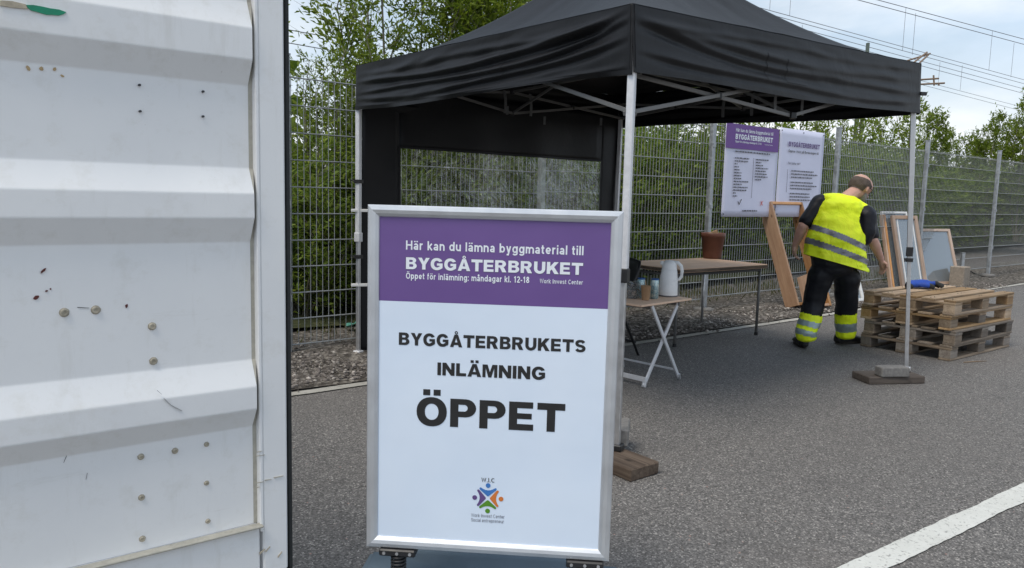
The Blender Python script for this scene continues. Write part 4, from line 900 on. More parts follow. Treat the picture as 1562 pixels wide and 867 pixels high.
# scissor struts
ENDZ = {'F': (1.93, 1.73), 'L': (2.22, 2.06), 'R': (2.22, 2.08), 'B': (2.22, 2.08)}
MIDZ = {('F', 'L'): (2.15, 2.0), ('F', 'R'): (2.06, 1.85), ('L', 'B'): (2.19, 2.01), ('R', 'B'): (2.22, 2.10)}
for a, c in sides:
    inn = outw(a, c)*-1
    A = LT[a][1]+inn*.055; C_ = LT[c][1]+inn*.055; nn = inn*.012
    M_ = (A+C_)/2
    def Z(p, z): return Vector((p.x, p.y, z))
    A1, A0, C1, C0 = Z(A, ENDZ[a][0]), Z(A, ENDZ[a][1]), Z(C_, ENDZ[c][0]), Z(C_, ENDZ[c][1]); M1 = Z(M_, MIDZ[a, c][0]); M0 = Z(M_, MIDZ[a, c][1])
    for (p, q, sg) in ((A1, M0, 1), (A0, M1, -1), (C1, M0, 1), (C0, M1, -1)):
        mb = MB(); mb.bar(p+nn*sg-O, q+nn*sg-O, .011, .022); mb.build('strut', 'truss', cy, bevel=.002)
    for (p) in ((A1+M0+A0+M1)/4, (C1+M0+C0+M1)/4, M0, M1):
        mb = MB(); mb.bar(p-Vector((0, 0, .02))-O, p+Vector((0, 0, .02))-O, .036, .036); mb.build('joint', 'black_plastic', cy, bevel=.004)
    # inner trusses to the middle
    ctop = Vector((cen.x, cen.y, 2.50)); cbot = Vector((cen.x, cen.y, 2.26))
    for (p, q) in ((M1, cbot), (M0, ctop)):
        mb = MB(); mb.bar(p-O, q-O, .011, .022); mb.build('strut', 'truss', cy, bevel=.002)
    # hanging velcro straps
    for tt_ in (.46, .56):
        p = A.lerp(C_, tt_); p.z = MIDZ[a, c][0]+.0; mb = MB()
        mb.add([tuple(p+(C_-A).normalized()*dx+inn*(.03+.02*sin(dz*12))+Vector((0, 0, -dz))-O) for dz in (0, .05, .10, .15, .19) for dx in (-.014, .014)], [(2*i, 2*i+1, 2*i+3, 2*i+2) for i in range(4)])
        o = mb.build('hanging_strap', 'strap', cy); s_ = o.modifiers.new('t', 'SOLIDIFY'); s_.thickness = .003
mb = MB(); mb.tube([Vector((cen.x, cen.y, 2.2))-O, Vector((cen.x, cen.y, 3.16))-O], .02, 10); mb.build('centre_pole', 'truss', cy, True)
for p in (W(774, 162, 6.55), W(831, 178, 6.9), W(917, 180, 7.3)):
    mb = MB(); mb.bar(p-O, p-Vector((0, 0, .07))-O, .022, .006, up=(0, 1, 0)); mb.build('wall_hook', 'strap', cy)
# back wall with its clear window
A = Vector((PL.x+.01, PL.y+.03, 0)); B = Vector((PB.x-.01, PB.y+.03, 0)); wd = (B-A).normalized(); wn = Vector((wd.y, -wd.x, 0)); WL = (B-A).length
def WP(x, y): q = onp(x, y, A, wn); return (q-A).dot(wd)/WL, q.z
u0_, zt0 = WP(610, 228); u1_, zt1 = WP(915, 243); zwt = (zt0+zt1)/2; zwb = zwt-.78
def wall_pt(u, z):
    n_ = .03*noise.noise(Vector((u*7, z*.8, 2)))+.008*noise.noise(Vector((u*12, z*4, 8)))
    tuck = 0
    return A+wd*(u*WL)+wn*(n_)+Vector((0, 0, z))-O
mb = MB(); ztop = 2.12
def patch(ua, ub, za, zb_, nu, nv): mb.grid(lambda u, v: wall_pt(ua+(ub-ua)*u, za+(zb_-za)*v), nu, nv)
patch(-.0, u0_, .08, ztop, 8, 40); patch(u1_, 1.0, .08, ztop, 8, 40); patch(u0_, u1_, zwt, ztop, 30, 12); patch(u0_, u1_, .08, zwb, 30, 12)
o = mb.build('back_wall', 'canopy', cy, True); s_ = o.modifiers.new('t', 'SOLIDIFY'); s_.thickness = .003
mb = MB(); mb.grid(lambda u, v: wall_pt(u0_+(u1_-u0_)*u, zwb+(zwt-zwb)*v), 60, 24); mb.build('clear_window', 'pvc', cy, True)
mb = MB()
for (a_, b_) in (((u0_, zwb), (u0_, zwt)), ((u1_, zwb), (u1_, zwt)), ((u0_, zwt), (u1_, zwt)), ((u0_, zwb), (u1_, zwb))):
    mb.grid(lambda u, v: wall_pt(a_[0]+(b_[0]-a_[0])*u+((v-.5)*.006 if a_[0] == b_[0] else 0), a_[1]+(b_[1]-a_[1])*u+((v-.5)*.018 if a_[0] != b_[0] else 0))+wn*.006, 30, 1)
mb.build('window_tape', 'canopy', cy, True)

# ------------------------------------------------------------------ weights on the canopy feet
def plank_thing(name, c, rz, l, w_, h, mat, label, cat, z=0, bev=.006):
    t = thing(name, (c[0], c[1], z), rz, label, cat)
    bm = bmesh.new(); bmesh.ops.create_cube(bm, size=1); bmesh.ops.scale(bm, vec=(l, w_, h), verts=bm.verts); bmesh.ops.subdivide_edges(bm, edges=bm.edges, cuts=7, use_grid_fill=True)
    for v in bm.verts:
        q = v.co*9; v.co += Vector((noise.noise(q), noise.noise(q+Vector((5, 0, 0))), .5*noise.noise(q+Vector((9, 0, 0)))))*.004
    bmesh.ops.translate(bm, vec=(0, 0, h/2), verts=bm.verts)
    me = bpy.data.meshes.new(name); bm.to_mesh(me); bm.free(); o = link(name, me, mat); bv = o.modifiers.new('b', 'BEVEL'); bv.width = bev; bv.limit_method = 'ANGLE'
    o.location = t.location; o.rotation_euler = t.rotation_euler
    for k_ in ('label', 'category'): o[k_] = t[k_]
    bpy.data.objects.remove(t); return o
c_ = (G(1313, 590)+G(1411, 581))/2+Vector((.0, .09, 0)); plank_thing('wooden_plank', c_, radians(10), .46, .22, .055, 'plank_grey', 'flat grey-brown plank under the right canopy leg on the asphalt', 'plank')
c2 = W(1359, 572, 5.66); plank_thing('concrete_block', (c2.x, c2.y-.01), radians(8), .22, .10, .072, 'concrete', 'small grey concrete block on the plank at the right canopy leg', 'block', z=.056)
cF = G(962, 716)+Vector((-.03, .03, 0)); plank_thing('wooden_plank', (cF.x-.08, cF.y+.06), radians(-52), .52, .20, .062, 'plank', 'brown split timber plank on the asphalt half behind the sign', 'plank')
cB = W(945, 676, 3.86); plank_thing('concrete_block', (cB.x+.022, cB.y+.07), radians(80), .22, .07, .09, 'concrete', 'grey block standing on the brown plank beside the front canopy leg', 'block', z=.063)

# ------------------------------------------------------------------ folding table with plant pot
fR, fK, fN, fL = Vector((2.43, 7.54, 0)), Vector((2.013, 8.132, 0)), Vector((1.483, 6.824, 0)), Vector((1.06, 7.41, 0))
tc_ = (fR+fN+fK+fL)/4; te = (fR-fN).normalized(); tn = Vector((-te.y, te.x, 0)); ta = atan2(te.y, te.x)
tb = thing('folding_table', (tc_.x, tc_.y, 0), ta, 'long folding table with brown laminate top and thin dark metal legs by the fence', 'table')
L_, Wd = 1.30, .78
mb = MB(); mb.bar((-L_/2, 0, .688), (L_/2, 0, .688), Wd, .038, up=(0, 0, 1)); mb.build('table_top', 'laminate', tb, bevel=.004)
mb = MB(); mb.bar((-L_/2-.001, 0, .687), (L_/2+.001, 0, .687), Wd+.004, .026, up=(0, 0, 1)); mb.build('edge_band', 'plank', tb)
for sx in (-1, 1):
    for sy in (-1, 1):
        mb = MB(); mb.tube([(sx*(L_/2-.05), sy*(Wd/2-.05), .665), (sx*(L_/2-.05), sy*(Wd/2-.05), .0)], .0135, 10); o = mb.build('leg', 'alu' if sy > 0 else 'truss', tb, True)
        mb = MB(); mb.tube([(sx*(L_/2-.05), sy*(Wd/2-.05), .03), (sx*(L_/2-.05), sy*(Wd/2-.05), 0)], .018, 10); mb.build('foot', 'black_plastic', o)
    mb = MB(); mb.tube([(sx*(L_/2-.05), -Wd/2+.05, .64), (sx*(L_/2-.05), Wd/2-.05, .64)], .011, 8); mb.build('cross_bar', 'truss', tb, True)
    mb = MB(); mb.tube([(sx*(L_/2-.05), 0, .62), (sx*.25, 0, .66)], .008, 8); mb.build('brace', 'black_plastic', tb, True)
for sy in (-1, 1):
    mb = MB(); mb.bar((-L_/2+.06, sy*(Wd/2-.04), .655), (L_/2-.06, sy*(Wd/2-.04), .655), .02, .03); mb.build('apron', 'black_plastic', tb)
pp = G(1086, 394, .71)
pt = thing('plant_pot', (pp.x, pp.y, .708), 0, 'empty brown plastic plant pot on the back of the long table', 'pot')
mb = MB(); mb.lathe([(.001, .0), (.092, 0), (.096, .02), (.118, .215), (.124, .22), (.128, .265), (.122, .268), (.117, .262), (.113, .215), (.10, .16), (.001, .16)], 32); mb.build('pot_wall', 'pot', pt, True)
mb = MB(); mb.lathe([(.104, .175), (.07, .19), (.001, .188)], 18); mb.build('soil', 'soil', pt)
mb = MB(); mb.bar((-.04, -.0, .24), (.05, .03, .275), .02, .05); mb.build('wooden_chip', 'card', pt)

# ------------------------------------------------------------------ small camping table and what stands on it
f1, f2 = Vector((.957, 5.309, 0)), Vector((1.252, 5.60, 0)); se = (f2-f1).normalized(); sN = Vector((-se.y, se.x, 0)); sc_ = (f1+f2)/2+sN*.26
HT = .60
sm = thing('camping_table', (sc_.x, sc_.y, 0), atan2(se.y, se.x), 'small folding table with crossed pale aluminium legs beside the sign', 'table')
mb = MB(); mb.bar((-.33, 0, HT-.008), (.29, 0, HT-.008), .56, .016, up=(0, 0, 1)); mb.build('table_top', 'laminate', sm, bevel=.003)
hx = (f2-f1).length/2
for sy in (-1, 1):
    y = sy*.25
    for sg in (-1, 1):
        mb = MB(); yy = y+sg*.008*sy; mb.bar((sg*hx, yy, .01), (-sg*hx*.86, yy, HT-.02), .014, .026, up=(0, 1, 0) if False else (0, 0, 1)); o = mb.build('leg', 'alu_white', sm, bevel=.002)
        mb = MB(); mb.bar((sg*hx*1.0, yy, .0), (sg*hx*.93, yy, .045), .02, .032); mb.build('foot', 'alu', o, bevel=.003)
    mb = MB(); mb.tube([(0, y-.014, .31), (0, y+.014, .31)], .01, 8); mb.build('pivot', 'alu', sm)
mb = MB(); mb.bar((-hx*.96, -.25, .055), (-hx*.96, .25, .055), .012, .034, up=(0, 0, 1)); mb.build('cross_bar', 'alu_white', sm, bevel=.002)
mb = MB(); mb.bar((hx*.82, -.25, .075), (hx*.82, .25, .075), .012, .014, up=(0, 0, 1)); mb.build('cross_bar', 'alu_white', sm, bevel=.002)
for sx in (-1, 1):
    mb = MB(); mb.bar((sx*hx*.8, -.26, HT-.035), (sx*hx*.8, .26, HT-.035), .014, .028, up=(0, 0, 1)); mb.build('top_rail', 'truss', sm, bevel=.002)
jp = G(1019, 452, HT)
ju = thing('thermos_jug', (jp.x, jp.y, HT+.001), radians(-15), 'white thermos jug with handle on the small folding table', 'jug')
mb = MB(); mb.lathe([(.001, 0), (.066, 0), (.069, .006), (.068, .06), (.064, .14), (.058, .19), (.054, .205), (.001, .206)], 36); mb.build('body', 'jug', ju, True)
mb = MB(); mb.lathe([(.0665, 0), (.0705, .001), (.0705, .009), (.0665, .012)], 36); mb.build('base_ring', 'strap', ju, True)
mb = MB(); mb.lathe([(.0555, .200), (.054, .232), (.046, .252), (.030, .266), (.001, .270)], 32); mb.build('lid', 'jug', ju, True)
mb = MB(); mb.tube([(-.035, 0, .232), (-.058, 0, .246), (-.068, 0, .252)], [.02, .016, .008], 10); mb.build('spout', 'jug', ju, True)
mb = MB(); mb.tube([(.03, 0, .255), (.062, 0, .252), (.086, 0, .228), (.094, 0, .19), (.09, 0, .15), (.076, 0, .128), (.060, 0, .125)], [.012, .013, .0125, .012, .0115, .011, .010], 10); mb.build('handle', 'jug', ju, True)
def can(px_, py_, label):
    p = G(px_, py_, HT); t = thing('drink_can', (p.x, p.y, HT+.001), random.random()*6, label, 'can', 'drink cans on the small table')
    mb = MB(); mb.lathe([(.001, 0), (.024, 0), (.029, .008), (.029, .128), (.026, .138)], 24); mb.build('body', 'can', t, True)
    mb = MB(); mb.lathe([(.0265, .136), (.0285, .139), (.0285, .146), (.025, .147), (.024, .142), (.001, .142)], 24); mb.build('rim', 'can_rim', t, True)
can(977, 455, 'drink can left of the paper cup on the small table'); can(998, 456, 'drink can between the paper cup and the white jug')
p = G(984.5, 458, HT); t = thing('paper_cup', (p.x, p.y, HT+.001), 0, 'brown paper cup in front of the two drink cans', 'cup')
mb = MB(); mb.lathe([(.001, 0), (.025, 0), (.026, .002), (.036, .098), (.039, .1), (.036, .103), (.034, .098), (.025, .01), (.001, .01)], 24); mb.build('cup_wall', 'card', t, True)
mb = MB(); mb.tube([(.01, .0, .02), (-.004, .01, .135)], .003, 6); mb.build('stir_stick', 'card', t)
p = G(962, 455, HT); t = thing('plastic_bag', (p.x, p.y, HT+.001), 0, 'crumpled clear plastic bag at the left end of the small table', 'bag')
bm = bmesh.new(); bmesh.ops.create_icosphere(bm, subdivisions=4, radius=.075)
for v in bm.verts:
    q = v.co.copy(); v.co *= 1+.5*noise.noise(q*22)+.25*noise.noise(q*60); v.co.z = max(0, v.co.z*.85+.055)
link('film', bm, 'bag', t)

# ------------------------------------------------------------------ black folding chair behind the sign
chp = Vector((.80, 6.45, 0)); chr_ = thing('folding_chair', (chp.x, chp.y, 0), radians(-55), 'black metal folding chair half hidden behind the sign and canopy leg', 'chair')
for sx in (-1, 1):
    x = sx*.20
    mb = MB(); mb.tube([(x, -.22, .0), (x, -.05, .32), (x, .15, .70), (x, .17, .80)], .011, 8); mb.build('leg', 'black_plastic', chr_, True)
    mb = MB(); mb.tube([(x*.9, .22, .0), (x*.9, .0, .40), (x*.9, -.05, .45)], .011, 8); mb.build('leg', 'black_plastic', chr_, True)
mb = MB(); mb.grid(lambda u, v: (-.19+.38*u, .165+.012*sin(pi*u)+.03*v, .58+.24*v-.02*(2*u-1)**2*v), 10, 5); o = mb.build('backrest', 'black_plastic', chr_, True); s_ = o.modifiers.new('t', 'SOLIDIFY'); s_.thickness = .02
mb = MB(); mb.bar((-.19, .0, .44), (.19, .0, .44), .36, .03, up=(0, 0, 1)); mb.build('seat', 'black_plastic', chr_, bevel=.01)
for y, z in ((-.16, .12), (.17, .12)): mb = MB(); mb.tube([(-.19, y, z), (.19, y, z)], .009, 8); mb.build('cross_bar', 'black_plastic', chr_, True)

# ------------------------------------------------------------------ pallets
pc = G(1449, 552); pe = Vector((.79, .613, 0)); pn = Vector((-pe.y, pe.x, 0)); PLn, PWd = 1.27, .80; PH = .131
kinds = [('pallet_old', 'lowest pallet of the stack, worn brown wood, standing on the asphalt'), ('pallet_old', 'second pallet from the bottom of the stack, weathered grey boards'),
         ('pallet_new', 'third pallet from the bottom, warm brown wood, under the top one'), ('pallet_new', 'topmost pallet of the stack, pale wood, with blue gloves on it')]
def make_pallet(i):
    mat, lab = kinds[i]; ja = [(0, 0), (.012, -.01), (.0, .015), (-.008, .0)][i]
    c0 = pc+pe*(PLn/2+ja[0])+pn*(PWd/2+ja[1])
    t = thing('pallet', (c0.x, c0.y, PH*i+.002), atan2(pe.y, pe.x)+[0, .012, -.01, .006][i], lab, 'pallet', 'stacked wooden pallets')
    R_ = random.Random(i)
    hb = .019; blk = PH-3*hb-.004
    for sy, wb in ((-1, .10), (0, .145), (1, .10)):
        y = sy*(PWd/2-wb/2)
        piece('bottom_board', (-PLn/2, y, hb/2), (PLn/2, y, hb/2), wb, hb, mat, t)
        for sx in (-1, 0, 1):
            wx = .145; x = sx*(PLn/2-wx/2)
            piece('block', (x-wx/2+.002, y, hb+blk/2+.0005), (x+wx/2-.002, y, hb+blk/2+.0005), wb-.004, blk, mat if R_.random() < .8 else 'pallet_old', t)
    for sx in (-1, 0, 1):
        x = sx*(PLn/2-.0725); piece('cross_board', (x, -PWd/2, hb+blk+hb/2+.001), (x, PWd/2, hb+blk+hb/2+.001), .145, hb, mat, t)
    for k, (y, wb) in enumerate(((-.35, .10), (-.175, .12), (0, .145), (.175, .12), (.35, .10))):
        zz_ = hb*2+blk+hb/2+.002+R_.uniform(0, .002)
        o = piece('deck_board', (-PLn/2+R_.uniform(-.008, .008), y*PWd/.8+R_.uniform(-.004, .004), zz_), (PLn/2+R_.uniform(-.008, .008), y*PWd/.8+R_.uniform(-.006, .006), zz_+R_.uniform(-.0, .002)), wb, hb, mat, t)
    mb = MB()
    for y in (-.35, -.175, 0, .175, .35):
        for sx in (-1, 0, 1):
            for d in (-.035, .035):
                x = sx*(PLn/2-.0725)+d; yy = y+R_.uniform(-.02, .02); mb.tube([(x, yy, PH-.004), (x, yy, PH+.0035)], .004, 6)
    props(mb.build('nails', 'screw', t), kind='stuff')
    return t
for i in range(4): make_pallet(i)
# gloves lying on the top pallet by the canopy leg
ZT = PH*4+.006
def glove(loc, rz, label, col='glove_blue'):
    t = thing('work_glove', loc, rz, label, 'glove', 'work gloves on the pallets'); t.scale = (1.45, 1.25, 1.9)
    ch = [[((0, 0, .018), .022, .036, .017), ((.07, 0, .022), .03, .045, .020), ((.10, .0, .022), .026, .045, .018)]]
    tips = []
    for k, (y, l) in enumerate(((-.034, .065), (-.012, .082), (.012, .078), (.034, .058))):
        a = (.11, y, .022); m_ = (.11+l*.5, y*1.25, .028-.004*k); e_ = (.11+l, y*1.5, .014); ch.append([(a, .012, .012, .012), (m_, .0115, .0115, .0115), (e_, .0105, .0105, .0105)]); tips.append([(m_, .0122, .0122, .0122), (e_, .0115, .0115, .0115)])
    ch.append([((.05, -.04, .02), .014, .014, .014), ((.085, -.075, .018), .0125, .0125, .0125), ((.11, -.085, .012), .011, .011, .011)]); tips.append([((.09, -.077, .017), .013, .013, .013), ((.11, -.085, .012), .012, .012, .012)])
    blob('glove_body', ch, col, t, .005, 3)
    for q in tips: blob('fingertip', [q], 'black_rubber', t, .004, 2)
    mm = MB(); mm.tube([(-.022, 0, .018), (-.002, 0, .018)], [.030, .030], 14, False); o = mm.build('cuff', 'black_rubber', t, True); o.scale = (1, 1.15, .6)
gp = pc+pe*.60+pn*.63; glove((gp.x-.03, gp.y, ZT), radians(12), 'blue work glove lying flat beside the canopy leg on the top pallet')
glove((gp.x-.0, gp.y+.06, ZT+.004), radians(-8), 'blue work glove behind and partly under the other glove on the top pallet')

# ------------------------------------------------------------------ windows and frames leaning on the fence
def lean_frame(name, base, w_, h, lean, jw, jd, mat, label, glass=False, dirv=E, mull=False, sash=None, cat='window frame'):
    """frame standing at base (its lower left corner), width along dirv, leaning away from us by lean metres"""
    t = thing(name, (base.x, base.y, base.z), atan2(dirv.y, dirv.x), label, cat)
    up = Vector((0, lean, sqrt(h*h-lean*lean))).normalized(); nrm = Vector((1, 0, 0)).cross(up).normalized()
    X = Vector((1, 0, 0))
    def P(x, z, y=0): return X*x+up*z+nrm*y
    piece('jamb', P(jw/2, 0), P(jw/2, h), jw, jd, mat, t, up=nrm); piece('jamb', P(w_-jw/2, 0), P(w_-jw/2, h), jw, jd, mat, t, up=nrm)
    piece('head_rail', P(jw+.001, h-jw/2), P(w_-jw-.001, h-jw/2), jw, jd*.98, mat, t, up=nrm); piece('bottom_rail', P(jw+.001, jw/2), P(w_-jw-.001, jw/2), jw, jd*.98, mat, t, up=nrm)
    if glass:
        mm = MB(); q = [P(jw-.004, jw-.004), P(w_-jw+.004, jw-.004), P(w_-jw+.004, h-jw+.004), P(jw-.004, h-jw+.004)]; mm.add([p+nrm*.002 for p in q]+[p-nrm*.002 for p in q], [(0, 1, 2, 3), (7, 6, 5, 4), (0, 4, 5, 1), (1, 5, 6, 2), (2, 6, 7, 3), (3, 7, 4, 0)]); mm.build('pane', 'glass', t)
        if mull:
            piece('inner_rail', P(jw*1.9, jw), P(jw*1.9, h-jw), jw*.35, jd*.4, 'white_paint', t, up=nrm)
            piece('inner_rail', P(w_-jw*1.9, jw), P(w_-jw*1.9, h-jw), jw*.35, jd*.4, 'white_paint', t, up=nrm)
    return t
bs = W(1208, 466, 9.45); bs.z = .03
lean_frame('window_casing', bs, .74, 1.34, .47, .034, .185, 'pine', 'orange pine window casing without glass leaning on the fence left of the man')
bs2 = G(1236, 473); bs2.z = .02
lean_frame('window_casing', bs2, .26, .42, .16, .034, .20, 'pine', 'low pine casing on the gravel seen between the walking man\'s legs', dirv=Vector((.9, .43, 0)).normalized())
bs3 = G(1293, 463); bs3.z = .02
lean_frame('window_sash', bs3, .30, .56, .20, .035, .045, 'white_paint', 'small white window sash leaning behind the man\'s right leg', True, cat='window', dirv=Vector((.9, .43, 0)).normalized())
WDIR = Vector((.93, .37, 0)).normalized()
wa = G(1372, 446); wa.z = .02
lean_frame('window_sash', wa+Vector((-.09, .10, 0)), .52, 1.22, .30, .032, .05, 'white_paint', 'white painted window sash behind the tall pine window right of the man', True, dirv=WDIR, cat='window')
lean_frame('pine_window', wa+Vector((-.13, .02, 0)), .07, 1.17, .30, .03, .06, 'pine', 'narrow pine casing piece at the left edge of the leaning windows', dirv=WDIR, cat='window frame')
lean_frame('pine_window', wa+Vector((.04, 0, 0)), .52, 1.17, .32, .055, .05, 'pine_pale', 'tall pine window with glass leaning on the fence just right of the man', True, mull=True, dirv=WDIR, cat='window')
wb_ = G(1398, 437); wb_.z = .02
lean_frame('pine_window', wb_, .98, .95, .30, .045, .045, 'pine_pale', 'lower pine window with glass, rightmost of the windows on the fence', True, mull=False, dirv=WDIR, cat='window')
# stone block and stub post to the right of the windows
sb = W(1463, 430, 12.7); plank_thing('stone_block', (sb.x, sb.y), radians(40), .26, .22, .33, 'beige_block', 'upright beige stone block between the windows and a fence post', 'block', bev=.01)
sb2 = W(1465, 430, 13.2); t = thing('stub_post', (sb2.x, sb2.y, 0), 0, 'short grey stub post behind the beige stone block', 'post'); mb = MB(); mb.bar((0, 0, 0), (0, 0, .52), .055, .055); mb.build('post_body', 'galv', t, bevel=.004); mb = MB(); mb.bar((0, 0, .52), (0, 0, .53), .062, .062); mb.build('post_cap', 'galv', t)
# hose / strap and debris near the right post
hp = [G(x, y) for x, y in ((1474, 421), (1480, 418), (1490, 421), (1500, 424), (1515, 425), (1524, 423))]
mb = MB(); mb.tube([p+Vector((0, 0, .02+.03*(i == 1))) for i, p in enumerate(hp)], .012, 6); props(mb.build('black_hose', 'black_plastic', None, True), 'short black hose lying at the foot of the right fence post', 'hose')
tw = [G(1470, 554), G(1490, 552.5), G(1505, 552)]
mb = MB(); mb.tube([p+Vector((0, 0, .006)) for p in tw], [.004, .005, .003], 6); props(mb.build('twig', 'twig', None, True), 'thin dry twig on the asphalt in front of the pallets', 'twig')
lp = W(541, 501, 6.75)
bm = bmesh.new(); bmesh.ops.create_grid(bm, x_segments=8, y_segments=5, size=1); bmesh.ops.scale(bm, vec=(.075, .045, 1), verts=bm.verts)
for v in bm.verts: v.co.z = .05*noise.noise(v.co*18)+.35*v.co.x+.05
o = link('plastic_scrap', bm, 'litter', None, True); o.location = (lp.x, lp.y, max(.09, lp.z)); s_ = o.modifiers.new('t', 'SOLIDIFY'); s_.thickness = .002
props(o, 'green plastic scrap lying behind the fence left of the canopy leg', 'litter')

# ------------------------------------------------------------------ the man
def J(x, y, Y): return W(x, y, Y)
mo = J(1258, 530, 6.9); mo.z = 0
man = thing('person', mo, 0, 'bald-topped man in yellow hi-vis vest and dark work trousers walking away towards the fence', 'person')
pel = J(1272, 402, 6.86); bel = J(1272, 372, 6.86); che = J(1281, 330, 6.93); nek = J(1292, 302, 7.0); hea = J(1313, 286, 7.08)
shL, shR = J(1251, 309, 6.98), J(1321, 325, 6.97); elL, elR = J(1225, 345, 6.93), J(1331, 366, 6.90); wrL, wrR = J(1213, 374, 7.0), J(1344, 396, 6.98)
hiL, hiR = J(1252, 416, 6.88), J(1292, 418, 6.90); knL, knR = J(1241, 462, 6.92), J(1291, 466, 7.02); anL, anR = J(1229, 519, 6.82), J(1289, 514, 7.12)
anL.z = max(anL.z, .10)
hd = Vector((.80, .38, -.46)).normalized()                       # where the face looks
hs_ = Vector((hd.y, -hd.x, 0)).normalized()                      # its right... towards us
hu = hs_.cross(hd).normalized(); hu = hu if hu.z > 0 else -hu
def hand(wr, d, side, fold):
    """palm and five bent fingers; d along the hand, side across it, fold the way the fingers curl"""
    d = d.normalized(); side = side.normalized(); fold = fold.normalized(); ch = []
    pc_ = wr+d*.05; ch.append([(wr, .026), (wr+d*.03, .027), (pc_, .026), (wr+d*.075, .022)])
    for k, (o_, l) in enumerate(((-.030, .068), (-.010, .078), (.010, .073), (.029, .058))):
        b_ = wr+d*.078+side*o_; m_ = b_+(d*.8+fold*.35).normalized()*l*.5; e_ = m_+(d*.45+fold*.85).normalized()*l*.5
        ch.append([(wr+d*.045+side*o_*.8, .016), (b_, .0115), (m_, .0095), (e_, .0082)])
    tb_ = wr+d*.03-side*.028; ch.append([(tb_+side*.012, .016), (tb_-side*.018+d*.025, .012), (tb_-side*.026+d*.055+fold*.012, .0095)])
    return ch
fwd = Vector((.35, .93, 0)).normalized(); rgt = Vector((.93, -.35, 0))
ch = []
ch.append([(nek, .062), (nek.lerp(hea, .55), .060), (hea-hu*.05-hd*.02, .066)])
ch.append([(hea+hu*.015-hd*.020, .098), (hea+hu*.02+hd*.022, .086)]); ch.append([(hea-hu*.045+hd*.035, .058), (hea-hu*.075+hd*.062, .040)])
ch.append([(hea+hd*.095-hu*.01, .014), (hea+hd*.112-hu*.034, .017)])           # nose
ch.append([(hea+hd*.085-hu*.062, .018, .018, .010)])                              # mouth
for sg in (1, -1):
    e_ = hea+hs_*sg*.086-hu*.02-hd*.005; ch.append([(e_+hu*.018, .011), (e_-hd*.004, .013), (e_-hu*.02, .010)])
    ch.append([(hea+hd*.078+hs_*sg*.032+hu*.005, .016)])
ch.append([(che, .19, .11, .15), (bel, .20, .13, .13), (pel, .17, .12, .10)])
for s_, e_, w_, sd_ in ((shL, elL, wrL, -1), (shR, elR, wrR, 1)):
    ch.append([(che.lerp(s_, .6), .07), (s_, .066), (s_.lerp(e_, .5), .054), (e_, .046), (e_.lerp(w_, .3), .047), (w_, .029)])
ch += hand(wrL, Vector((.02, .12, -1)), Vector((.35, .93, 0)), Vector((.8, -.2, 0)))
ch += hand(wrR, (wrR-elR)+Vector((0, 0, -.06)), Vector((-.3, .9, -.2)), Vector((-.5, .1, -.6)))
for h_, k_, a_ in ((hiL, knL, anL), (hiR, knR, anR)): ch.append([(h_, .085), (k_, .055), (k_.lerp(a_, .35), .05), (a_+Vector((0, 0, .04)), .036)])
body = blob('body', ch, 'skin', man, .0058, 3, mo)
# hair: sides and back, the crown is bare
hc = hea+hu*.015
def hairtest(c, n):
    q = c-hc; a = q.dot(hu); f_ = q.dot(hd); s = q.dot(hs_)
    return q.length < .14 and a > -.07-.25*f_*0 and a < .040-.5*max(0, f_+.02) and f_ < .035 and not (f_ > -.03 and a < -.015 and abs(s) > .05) and (c-nek).length > .055
hr_ = skin_patch('hair', body, hairtest, .004, 'hair', body, mo)
bd = skin_patch('beard', body, lambda c, n: (lambda q: q.length < .15 and q.dot(hd) > .015 and q.dot(hu) < -.058 and q.dot(hu) > -.13 and n.dot(hd-hu*.4+hs_*0) > -.2)(c-hc), .004, 'beard', body, mo)
mb = MB()
for sg in (1, -1):
    mb.tube([hea+hs_*sg*.084-hu*.002-hd*.005-mo, hea+hs_*sg*.082+hu*.006+hd*.05-mo, hea+hs_*sg*.06+hu*.008+hd*.108-mo], .0028, 6)
    c = hea+hs_*sg*.035-hu*.008+hd*.112-mo; mb.tube([c+(hs_*.027*cos(t*pi/6)+hu*.019*sin(t*pi/6)) for t in range(13)], .0026, 6)
mb.tube([hea+hs_*.01+hd*.118-mo, hea-hs_*.01+hd*.118-mo], .0026, 6); mb.build('glasses', 'black_plastic', man, True)
# t-shirt
ch = [[(nek-Vector((0, 0, .03)), .085, .075, .05), (che+Vector((0, 0, .05)), .20, .115, .11), (bel, .225, .15, .14), (pel, .20, .14, .10)]]
for s_, e_ in ((shL, elL), (shR, elR)):
    ch.append([(che.lerp(s_, .55)+Vector((0, 0, .01)), .085), (s_, .078), (s_.lerp(e_, .45), .072), (s_.lerp(e_, .80), .068)])
ch.append([(J(1321, 330, 6.90), .095, .11, .10), (J(1320, 350, 6.88), .085, .115, .09), (J(1316, 366, 6.88), .07, .10, .06)])
dL, dR = (elL-shL).normalized(), (elR-shR).normalized()
ts = blob('t_shirt', ch, 'shirt', man, .011, 4, mo, wob=.006)
